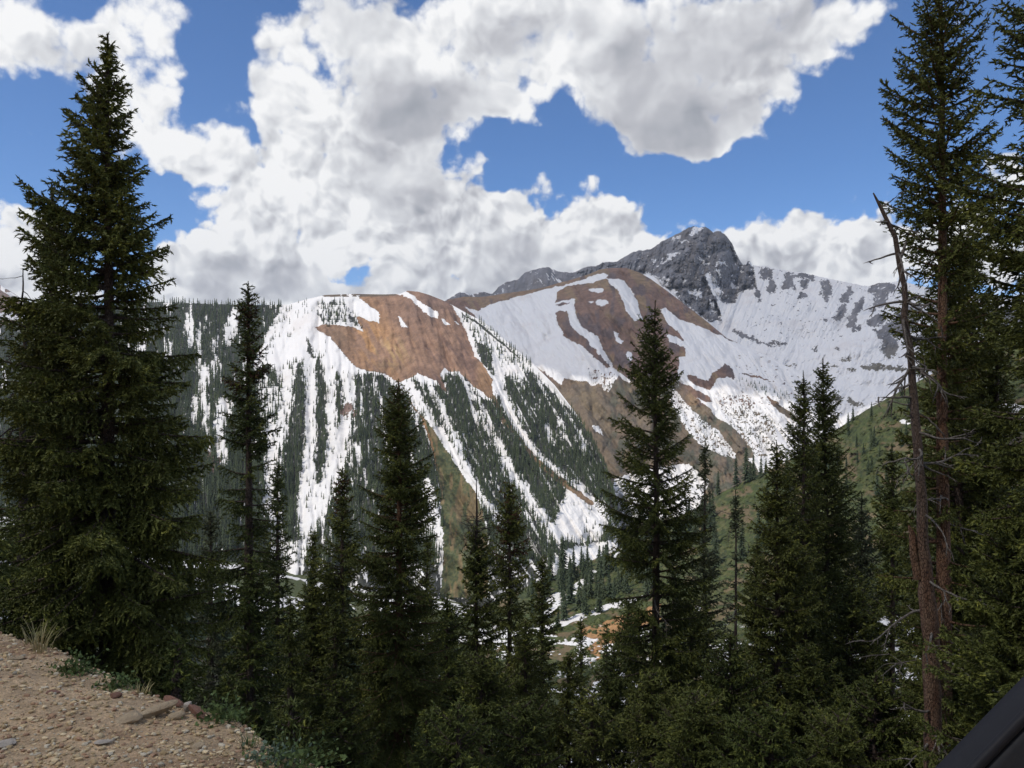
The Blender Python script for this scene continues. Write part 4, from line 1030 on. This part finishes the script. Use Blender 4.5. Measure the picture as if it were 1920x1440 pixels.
def gen_prof(tip, dist, w, top=12):
    """uneven outline widening to w photo px"""
    base = 1480+(25-dist)*4; g = np.random.default_rng(abs(int(tip[0]*7+tip[1])))
    ys = np.linspace(tip[1]+30, base, 10); w = w*1.28
    f = ((ys-tip[1])/(base-tip[1]))**g.uniform(.5, .75)
    return [(float(y), w*k*g.uniform(.68, 1.15), w*k*g.uniform(.68, 1.15)) for y, k in zip(ys, f)]
FILL = [  # label, tip, distance, half width px, options
 ('spruce with a stem reaching the left frame edge, beside the road bank', (-75,150), 9.5, 150, dict(seed=31, gaps=.25, bark='red', deadwood=6, trunk_px=60)),
 ('lower crowned spruce hugging the left side of the big road side spruce', (98,345), 14.2, 165, dict(seed=85, gaps=.08)),
 ('short dark spruce in the gap just right of the slender rust topped one', (520,868), 34, 52, dict(seed=32)),
 ('spruce with a rusty spire tip standing left of the dark spire shaped one', (641,878), 27, 92, dict(seed=33, cone_top=.16)),
 ('small spruce showing only its tip, behind and left of the rusty spire', (588,1000), 36, 55, dict(seed=34)),
 ('spruce at the foot of the green gully, right of the dark spire', (800,1010), 36, 70, dict(seed=35)),
 ('spruce with a bare dead leader and a thatch of black twigs near its top', (893,985), 27, 92, dict(seed=36, dead_top=True, gaps=.08)),
 ('spruce with a thin rust tinted spire beside the one with the dead leader', (955,903), 29, 70, dict(seed=37, cone_top=.2, gaps=.2)),
 ('loose little spruce in front of the snow banded hillside', (1016,1045), 32, 48, dict(seed=38, gaps=.25)),
 ('tiny pointed spruce in front of the orange earth, left of two', (1090,1160), 46, 26, dict(seed=39)),
 ('tiny pointed spruce in front of the orange earth, right of two', (1137,1172), 48, 24, dict(seed=40)),
 ('thin greyish spruce between the open crowned tree and the crest trees', (1322,828), 33, 56, dict(seed=41, gaps=.34, fol='b')),
 ('half dead brown spruce with sparse needles, right of the thin greyish one', (1381,920), 36, 40, dict(seed=42, gaps=.45, fol='b', deadwood=22, dead_range=(.2,.95))),
 ('bushy spruce in front and to the left of the close pair', (1458,828), 21, 115, dict(seed=43, gaps=.1)),
 ('low bushy spruce between the brown spruce and the bushy one', (1420,1010), 30, 62, dict(seed=44)),
 ('spruce filling the gap between the close pair and the snag, tallest there', (1672,835), 24, 85, dict(seed=45, gaps=.2)),
 ('grey green spruce right of the close pair against the hillside', (1618,925), 31, 70, dict(seed=46, gaps=.2, fol='b')),
 ('dark spruce low behind the right side of the snag', (1835,700), 17, 150, dict(seed=47, gaps=.22)),
 ('yellow green spruce low at the right frame edge', (1900,930), 11, 190, dict(seed=48, gaps=.15, bright=1)),
 ('young spruce under the slender rust topped one, by the bank', (545,1125), 22, 95, dict(seed=49, bright=1)),
 ('young spruce in front of the rusty spire, low', (628,1140), 23, 90, dict(seed=50)),
 ('low spruce between the dark spire and the dead leader tree', (838,1120), 25, 90, dict(seed=51, bright=1)),
 ('low spruce below the rust tinted spire', (985,1165), 25, 90, dict(seed=52)),
 ('low spruce under the little trees before the orange earth', (1065,1225), 27, 75, dict(seed=53)),
 ('low dark spruce left of the open crowned tree', (1150,1215), 28, 70, dict(seed=54)),
 ('low spruce right of the open crowned tree', (1295,1120), 26, 90, dict(seed=55)),
 ('low bright tipped spruce at the bottom below the brown spruce', (1370,1190), 18, 120, dict(seed=56, bright=1)),
 ('low spruce at the bottom below the close pair', (1510,1210), 20, 105, dict(seed=57)),
 ('low spruce at the bottom left of the dead snag', (1640,1265), 15, 120, dict(seed=58, bright=1)),
 ('low dark spruce tucked behind the big road side spruce', (395,960), 30, 80, dict(seed=59, fol='b')),
 ('dark spruce left behind the big road side spruce', (60,620), 17, 120, dict(seed=60, gaps=.15)),
 ('small spruce behind the rusty spire and the young trees', (700,1130), 33, 60, dict(seed=61)),
 ('small spruce deep behind the close pair', (1545,1050), 40, 55, dict(seed=62)),
 ('small spruce deep between the thin greyish and the open crowned ones', (1262,1050), 42, 45, dict(seed=63, fol='b')),
 ('low spruce below the bough of the tree at the right edge', (1790,1120), 20, 110, dict(seed=64)),
 ('small spruce low between the gully tree and the dead leader tree', (905,1230), 19, 105, dict(seed=65)),
 ('small spruce low in front of the open crowned tree', (1225,1260), 17, 100, dict(seed=66)),
 ('broad dark spruce hanging behind the snag on its right side', (1800,420), 15, 150, dict(seed=68, gaps=.2)),
 ('dark spruce in the corner left of the tree at the right edge', (1868,560), 15, 130, dict(seed=69, gaps=.2)),
 ('broad low spruce in front of the slender rust topped one', (470,1050), 17, 120, dict(seed=70, bright=1)),
 ('broad low spruce right of the young tree below the rusty spire', (640,1270), 16, 90, dict(seed=71)),
 ('low spruce at the bottom edge right of the open crowned tree', (1300,1300), 14, 120, dict(seed=72)),
 ('low spruce at the bottom edge below the pair of tiny pointed ones', (1110,1310), 16, 110, dict(seed=73)),
 ('low spruce at the bottom edge below the dead leader tree', (860,1330), 14, 120, dict(seed=74, bright=1)),
 ('low spruce at the bottom edge below the rust tinted spire', (985,1320), 15, 100, dict(seed=75)),
 ('bushy spruce low between the close pair and the snag', (1595,1080), 22, 110, dict(seed=76)),
 ('low spruce at the bottom edge below the bushy one', (1445,1330), 13, 130, dict(seed=77, bright=1)),
 ('low spruce at the bottom edge left of the snag', (1570,1340), 13, 120, dict(seed=78)),
 ('low spruce in the bottom right corner above the car edge', (1845,1180), 13.4, 130, dict(seed=79, bright=1)),
 ('mid sized spruce right of the slender rust topped one', (585,1090), 27, 90, dict(seed=80)),
 ('small spruce under the left boughs of the open crowned tree', (1180,1120), 30, 60, dict(seed=81)),
 ('small bright spruce below the gully at the bottom edge', (800,1335), 17, 60, dict(seed=67, bright=1)),
 ('small spruce on the steep ground right below the big road side spruce', (330,1215), 10.5, 90, dict(seed=82, bright=1)),
 ('small spruce at the drop just beyond the end of the bank', (430,1275), 12, 85, dict(seed=83)),
 ('young spruce at the bottom edge just past the end of the bank', (545,1330), 9, 100, dict(seed=84)),
]
M_fol_bright = foliage_material('spruce_needles_new_growth', (0.048, 0.064, 0.020), (0.104, 0.130, 0.032), (0.25, 0.26, 0.050), (0.085, 0.040, 0.022))
for (lab, tip, dist, w, kw) in FILL:
    kw = dict(kw); seed = kw.pop('seed')
    fol = {'b': M_fol_blue}.get(kw.pop('fol', None), M_fol)
    if kw.pop('bright', 0): fol = M_fol_bright
    if kw.get('bark') == 'red': kw['bark'] = M_barkred
    dt = kw.pop('dead_top', False)
    det = min(1.9, max(1.0, (dist/15)**0.7))
    root = place_spruce(lab, tip, dist, gen_prof(tip, dist, w), seed, det=det, fol=fol, **kw)
    if dt:
        g = np.random.default_rng(9); zb = root.location.z; zt = -zb+(720-980)/F*dist
        acc = Acc(); V, q = tube([(0, 0, zt-0.8), (0.02, 0, zt+.4), (0, 0.02, zt+1.5)], [.05, .035, .012], 7); acc.add(V, q)
        V, q = acc.get(); new_mesh('dead_leader', V, q, M_deaddark, True, root)
        for _ in range(26):
            acc = Acc(); dead_branch(acc, g, (0, 0, zt-0.5+g.uniform(-.4, .7)), g.uniform(0, 6.28), g.uniform(.5, 1.25), .012, g.uniform(-.1, .6), depth=2)
            V, q = acc.get(); new_mesh('dead_branch', V, q, M_deaddark, True, root)

# ------------------------------------------------------------------ dead snags
def weathered():
    m = bark_material('weathered_snag_bark', (0.15, 0.080, 0.052), (0.24, 0.155, 0.105)); T = NT(m.node_tree); b = m.node_tree.nodes['Principled BSDF']
    old = b.inputs['Base Color'].links[0].from_socket; tc = T.n('ShaderNodeTexCoord'); sp = T.n('ShaderNodeSeparateXYZ'); T.link(tc.outputs['Object'], sp.inputs[0])
    f = T.mapr(T.m('ADD', sp.outputs[2], T.m('MULTIPLY', T.noise(tc.outputs['Object'], 1.1, 4, .6), 3.0)), 9.5, 13.0)
    T.link(T.mix(f, old, (0.135, 0.100, 0.082)), b.inputs['Base Color']); return m
def snag(name, label, pts_px, dist, mat_lo, seed, nb, br=(.5, 1.6), to_ground=True, mat_b=None):
    g = np.random.default_rng(seed)
    P = np.array([wp(a, b, dist) for a, b, w in pts_px]); W = np.array([w/2/F*dist for a, b, w in pts_px])
    if to_ground:
        x, y = P[-1, 0], P[-1, 1]; zb = float(ground_z(x, y))-0.3
        P = np.vstack([P, [x+0.02, y, zb]]); W = np.append(W, W[-1]*1.25)
    else: zb = P[-1, 2]
    t = np.concatenate([[0], np.cumsum(np.linalg.norm(np.diff(P, axis=0), axis=1))]); u = np.linspace(0, t[-1], 60)
    Q = np.stack([np.interp(u, t, P[:, k]) for k in range(3)], -1); R = np.interp(u, t, W)
    Q[:, 1] += 0.15*(fbm(u*0.4, u*0, seed, 3)-0.5); Q[:, 0] += 0.14*(fbm(u*1.1, u*0+4, seed, 3)-0.5)
    base = np.array([P[-1, 0], P[-1, 1], zb])
    root = empty(name, tuple(base)); Q = Q-base
    V, q = tube(Q, R, 12); V += g.uniform(-1, 1, V.shape)*R.repeat(12)[:, None]*0.06
    new_mesh('trunk', V, q, mat_lo, True, root)
    for k in range(nb):
        i = int(g.integers(1, 50)) if k > nb//3 else int(g.integers(1, 14)); a = g.uniform(0, 2*PI)
        acc = Acc(); dead_branch(acc, g, Q[i], a, g.uniform(*br)*(0.4+0.6*min(1, i/25)), min(0.022, R[i]*0.45), g.uniform(-.7, .15), depth=2)
        V, q = acc.get(); new_mesh('dead_branch', V, q, mat_b or M_dead, True, root)
    return tag(root, label, 'dead tree'), Q
sn, Q = snag('dead_tree', 'leaning dead snag with red brown flaking bark and bare curling branches, on the right', [(1639,362,2.5),(1646,378,5),(1655,392,6.5),(1662,408,7),(1676,438,8.5),(1682,470,9),(1686,500,10),(1693,545,10.5),(1695,600,11.5),(1706,690,13),(1712,780,15),(1721,880,17),(1727,960,19),(1730,1040,20),(1732,1085,24),(1737,1125,31),(1741,1250,29),(1747,1360,30),(1750,1440,32)], 12.3, weathered(), 71, 46)
acc = Acc()
b = np.array(sn.location)
def loc(px, py, d=12.3): return np.array(wp(px, py, d))-b
V, q = tube([loc(1722,1085), loc(1713,1040), loc(1710,1000), loc(1704,985)], [.07, .06, .05, .015], 9); acc.add(V, q)
V, q = acc.get(); new_mesh('broken_fork', V, q, M_barkred, True, sn)
acc = Acc(); V, q = tube([loc(1688,482), loc(1694,470), loc(1699,452)], [.035, .025, .012], 7); acc.add(V, q); V, q = acc.get(); new_mesh('broken_stub', V, q, M_dead, True, sn)
snag('dead_tree', 'thin bare grey dead top poking up left of the big road side spruce', [(43,503,1.5),(44,530,2.5),(42,580,4),(42,700,8),(42,1000,16)], 16, M_deaddark, 73, 30, (.4, 1.1), mat_b=M_deaddark)

# ------------------------------------------------------------------ the road bank: stones, gravel, grass, plants
def road_xy(px, py):
    """where the line of sight through a photo pixel meets the road bench"""
    d = -1.5*F/(720-py)
    for _ in range(12):
        x = (px-960)/F*d; z = float(ground_z(x, d)); d = 0.5*d+0.5*(z*F/(720-py))
    return (px-960)/F*d, d
def stone_mat(name, c1, c2):
    m, T, b = mat_new(name); tc = T.n('ShaderNodeTexCoord'); O = tc.outputs['Object']
    n = T.noise(O, 14, 6, 0.65); n2 = T.noise(O, 90, 4, 0.6)
    c = T.mix(T.mapr(n, .35, .65), c1, c2); c = T.v('SCALE', c, scale=T.m('MULTIPLY_ADD', n2, 0.8, 0.6))
    T.link(c, b.inputs['Base Color']); b.inputs['Roughness'].default_value = .9
    bp = T.n('ShaderNodeBump'); bp.inputs['Strength'].default_value = .8; bp.inputs['Distance'].default_value = .01
    T.link(n2, bp.inputs['Height']); T.link(bp.outputs[0], b.inputs['Normal']); return m
M_tan = stone_mat('tan_stone', (0.36, 0.28, 0.18), (0.26, 0.20, 0.13)); M_red = stone_mat('red_stone', (0.20, 0.105, 0.072), (0.13, 0.072, 0.052)); M_greys = stone_mat('grey_stone', (0.40, 0.35, 0.29), (0.28, 0.25, 0.21))
def rock_mesh(g, dims, flat=0.0):
    import bmesh
    bm = bmesh.new(); bmesh.ops.create_icosphere(bm, subdivisions=3, radius=0.5)
    V = np.array([v.co[:] for v in bm.verts])
    for _ in range(9):                       # facets
        n = g.normal(0, 1, 3); n /= np.linalg.norm(n); h = g.uniform(.26, .42)
        dd = V@n; V = V-np.maximum(dd-h, 0)[:, None]*n
    V += 0.03*(fbm(V[:, 0]*6+g.uniform(0, 50), V[:, 1]*6+V[:, 2]*5, 3, 3)-0.5)[:, None]
    Fc = np.array([[v.index for v in f.verts] for f in bm.faces]); bm.free()
    return V*np.array(dims)/0.82, Fc
STONES = [ # label, px, py, length px, thickness m, depth m, material, angle, lift
 ('long tan stone slab lying diagonally on the road edge', 292,1343,80,.045,.07,M_tan,.62,.02),
 ('flat angular tan stone left of the long slab', 243,1352,42,.03,.08,M_tan,.35,.015),
 ('rust red slab behind the long tan slab at the road edge', 325,1322,48,.035,.05,M_red,-.45,.015),
 ('long rust red slab running down the road edge', 375,1343,62,.035,.045,M_red,-.60,.012),
 ('small pale tan stone between the slab and the red stones', 331,1346,26,.035,.06,M_tan,.1,.012),
 ('upright grey stone between the two rust red slabs', 354,1333,20,.06,.04,M_greys,-.9,.02),
 ('pale flat stone on the gravel below the stone cluster', 195,1394,30,.018,.06,M_greys,.1,.005),
 ('small dark red stone on the road edge left of the cluster', 216,1308,20,.03,.05,M_red,.1,.01),
 ('grey stone half hidden at the top of the road bank', 12,1182,60,.08,.2,M_greys,-.4,.02),
 ('pale stone behind the top of the road bank', 36,1182,24,.05,.08,M_greys,0,.01),
 ('pale stone near the bottom left corner', 12,1395,34,.02,.07,M_greys,0,.005),
 ('pale tan stone on the gravel right of centre of the bank', 372,1402,20,.02,.05,M_tan,0,.006),
 ('reddish stone flake in the middle of the gravel', 100,1300,22,.012,.05,M_red,-.2,.005),
 ('tan chip on the upper gravel bank', 30,1235,26,.015,.07,M_tan,0,.005),
]
g = np.random.default_rng(5)
for lab, px, py, L_px, th, dp, mt, ang, lift in STONES:
    x, y = road_xy(px, py); z = float(ground_z(x, y)); ln = L_px/F*y
    V, Fc = rock_mesh(g, (ln, dp, th))
    o = new_mesh('stone', V, Fc, mt, False); o.location = (x, y, z+lift); o.rotation_euler = (g.uniform(-.15, .15), -ang*0.35, ang)
    tag(o, lab, 'stone')
# gravel: thousands of chips nobody could count
gx = []; n_g = 42000
g = np.random.default_rng(6)
pr = []
for k in range(8):
    V, Fc = rock_mesh(g, (1, .8, .5)); 
    import bmesh
    bm = bmesh.new(); bmesh.ops.create_icosphere(bm, subdivisions=1, radius=0.5)
    v = np.array([q_.co[:] for q_ in bm.verts]); v *= g.uniform(.6, 1.1, (len(v), 1)); f = np.array([[a.index for a in ff.verts] for ff in bm.faces]); bm.free()
    pr.append((v, f))
px = g.uniform(-60, 640, n_g); d = 1.9*(6.5/1.9)**g.uniform(0, 1, n_g)
x = (px-960)/F*d; y = d; s_ = road_s(x, y); ok = s_ < g.uniform(0.0, 0.9, n_g)
x, y = x[ok], y[ok]; z = ground_z(x, y)
sz = 0.0045+0.036*g.uniform(0, 1, len(x))**8
VV = []; FF = []; CC = []; n = 0
for k, (v, f) in enumerate(pr):
    i = np.arange(k, len(x), 8); m = len(i)
    r = g.uniform(0, 6.28, m); c_, sn_ = np.cos(r)[:, None], np.sin(r)[:, None]; S = sz[i][:, None]
    e = g.uniform(.35, .8, m)[:, None]
    P = np.stack([(v[:, 0]*c_-v[:, 1]*sn_*0.7)*S+x[i][:, None], (v[:, 0]*sn_+v[:, 1]*c_*0.7)*S+y[i][:, None], v[:, 2]*S*e+z[i][:, None]+S*0.12], -1)
    VV.append(P.reshape(-1, 3)); FF.append((f[None]+(n+np.arange(m)*len(v))[:, None, None]).reshape(-1, 3)); n += m*len(v)
    pal = np.array([[.46,.35,.20],[.40,.30,.17],[.54,.44,.28],[.30,.19,.12],[.46,.41,.31],[.42,.33,.20]])
    CC.append(np.repeat(pal[g.integers(0, 6, m)]*g.uniform(.7, 1.2, (m, 1)), len(v), 0))
m_g, T, b_ = mat_new('gravel'); a_ = T.n('ShaderNodeAttribute', attribute_name='albedo'); T.link(a_.outputs['Color'], b_.inputs['Base Color']); b_.inputs['Roughness'].default_value = .95
tag(new_mesh('gravel', np.concatenate(VV), np.concatenate(FF), m_g, False, attrs={'albedo': np.concatenate(CC)}), 'loose tan and reddish gravel on the dirt road bank', 'gravel', kind='stuff')
# grass tufts and low plants along the edge
def blades(g, n, h, spread, lean):
    V = []; Fc = []; k = 0
    for i in range(n):
        a = g.uniform(0, 6.28); r = g.uniform(0, spread); L_ = h*g.uniform(.5, 1.1); w = 0.0028*g.uniform(.7, 1.4)
        b0 = np.array([math.cos(a)*r, math.sin(a)*r, 0]); dr = np.array([math.cos(a), math.sin(a), 0])*lean*g.uniform(.4, 1.4)+np.array([.25*lean, 0, 0]); sd = np.array([-math.sin(a), math.cos(a), 0])*w
        for j in range(5):
            t = j/4; c = b0+dr*L_*t*t+np.array([0, 0, 1])*L_*(t-0.3*lean*t*t)
            V += [c-sd*(1-t*.9), c+sd*(1-t*.9)]
        for j in range(4): Fc.append([k+2*j, k+2*j+1, k+2*j+3, k+2*j+2])
        k += 10
    return np.array(V), np.array(Fc)
def plain(name, c, r=.8):
    m, T, b = mat_new(name); tc = T.n('ShaderNodeTexCoord'); n = T.noise(tc.outputs['Object'], 20, 3, .6)
    T.link(T.v('SCALE', T.mix(0.0, c, c), scale=T.m('MULTIPLY_ADD', n, 1.0, .5)), b.inputs['Base Color']); b.inputs['Roughness'].default_value = r; return m
M_dry = plain('dry_grass', (0.30, 0.26, 0.13)); M_grn = plain('green_plant', (0.075, 0.11, 0.035)); M_blue = plain('grey_green_plant', (0.11, 0.15, 0.10))
g = np.random.default_rng(15)
for lab, px, py, n, h, m in [('dry pale grass tuft on the upper road edge', 78,1222,40,.22,M_dry),('tall dry grass stalks by the left frame edge', 12,1180,14,.40,M_dry),
        ('short dry grass tuft above the stone cluster', 262,1300,46,.07,M_dry),('yellow green grass tuft at the lower end of the bank', 470,1402,40,.09,M_grn),('second dry tuft where the bank begins to drop', 60,1210,24,.14,M_dry)]:
    x, y = road_xy(px, py); V, Fc = blades(g, n, h, .06, .55); o = new_mesh('grass_tuft', V, Fc, m, False); o.location = (x, y, float(ground_z(x, y))-.01); tag(o, lab, 'grass tuft')
def herb(g, n, r, h):
    V = [np.zeros(3)]; Fc = []; k = 1
    for i in range(n):
        c = np.array([g.normal(0, r*.5), g.normal(0, r*.5), abs(g.normal(0, h*.5))]); d = g.normal(0, 1, 3); d /= np.linalg.norm(d); u = np.cross(d, g.normal(0, 1, 3)); u /= np.linalg.norm(u)
        l = .022*g.uniform(.6, 1.3); w = l*.35
        V += [c, c+d*l*.5+u*w, c+d*l, c+d*l*.5-u*w, c+u*.0012]; Fc.append([k, k+1, k+2, k+3]); Fc.append([0, k, k+4, 0]); k += 5
    q4 = [f for f in Fc if f[0]]; t3 = [f[:3] for f in Fc if not f[0]]
    return np.array(V), [np.array(q4), np.array(t3)]
for lab, px, py, r, h, m in [('small leafy green plant on the road edge below the big spruce', 140,1262,.10,.10,M_grn),('grey green plant below the stones at the drop', 512,1428,.10,.08,M_blue),('leafy plant where the bank meets the bottom edge', 545,1440,.18,.12,M_grn),
        ('leafy plant beside the rust red slab', 415,1350,.12,.10,M_grn),('green plant at the road edge behind the gravel', 215,1290,.10,.07,M_grn)]:
    x, y = road_xy(px, py); V, Fc = herb(g, 420, r, h); o = new_mesh('low_plant', V, Fc, m, False); o.location = (x, y, float(ground_z(x, y))-.02); tag(o, lab, 'plant')

# ------------------------------------------------------------------ edge of the car in the lower right corner
def car_edge():
    root = empty('car', (0.55, 0.62, -0.5))
    b = np.array(root.location)
    dirv = np.array(wp(1925, 1280, .60))-np.array(wp(1765, 1447, .60)); dirv /= np.linalg.norm(dirv)
    p0 = np.array(wp(1792, 1462, .60)); out = np.cross(dirv, [0, 1, 0]); out /= np.linalg.norm(out)
    if out[2] > 0: out = -out          # pointing down right, into the body
    def strip(name, prof, mat, l0=-.35, l1=.45, curve=.0):
        # prof: points (distance into the body, depth away from the camera)
        n = 40; V = []
        for i in range(n):
            t = l0+(l1-l0)*i/(n-1)
            for (a, dd) in prof: V.append(p0+dirv*t+out*(a+0.05*t*t)+np.array([0, 1, 0])*dd-b)
        return new_mesh(name, V, grid_faces(n, len(prof)), mat, True, root)
    def pm(name, c, r):
        m, T, bb = mat_new(name); tc = T.n('ShaderNodeTexCoord'); n = T.noise(tc.outputs['Object'], 260, 3, .6); bb.inputs['Roughness'].default_value = r
        T.link(T.v('SCALE', T.mix(0.0, c, c), scale=T.m('MULTIPLY_ADD', n, .5, .75)), bb.inputs['Base Color'])
        bp = T.n('ShaderNodeBump'); bp.inputs['Strength'].default_value = .25; bp.inputs['Distance'].default_value = .001; T.link(n, bp.inputs['Height']); T.link(bp.outputs[0], bb.inputs['Normal']); return m
    mp = pm('dark_car_plastic', (0.022, 0.023, 0.026), .75); mr = pm('black_rubber', (0.010, 0.010, 0.013), .6)
    rnd = [(0.004*(1-math.cos(a)), -0.004*math.sin(a)) for a in np.linspace(-PI/2, PI/2, 9)]
    strip('rubber_seal', [(0.004, 0.03)]+rnd+[(0.007, -0.0035), (0.0095, 0.001)], mr)
    r2 = [(0.0095+0.005*(1-math.cos(a)), -0.001-0.004*math.sin(a)) for a in np.linspace(0, PI/2, 6)]
    strip('door_panel', [(0.0095, 0.03)]+r2+[(0.05, -0.008), (0.12, -0.014), (0.22, -0.010), (0.34, 0.02), (0.36, 0.05)], mp)
    return tag(root, 'dark grey car body edge with black seal across the bottom right corner', 'car')
car_edge()

# ------------------------------------------------------------------ the air between
HAZE = 0.000045
def haze():
    m = bpy.data.materials.new('haze_air'); m.use_nodes = True; t = m.node_tree; t.nodes.clear()
    o = t.nodes.new('ShaderNodeOutputMaterial'); v = t.nodes.new('ShaderNodeVolumePrincipled')
    v.inputs['Color'].default_value = (0.80, 0.88, 1.0, 1); v.inputs['Density'].default_value = HAZE
    t.links.new(v.outputs[0], o.inputs['Volume'])
    x0, x1, y0, y1, z0, z1 = -9000, 9000, -9000, 9000, -420, 1050
    V = [(x, y, z) for x in (x0, x1) for y in (y0, y1) for z in (z0, z1)]
    Fc = [(0, 1, 3, 2), (4, 6, 7, 5), (0, 4, 5, 1), (2, 3, 7, 6), (0, 2, 6, 4), (1, 5, 7, 3)]
    tag(new_mesh('haze', V, np.array(Fc), m, False), 'thin blue mountain air', 'haze', kind='stuff')
USE_HAZE = True
if USE_HAZE: haze()
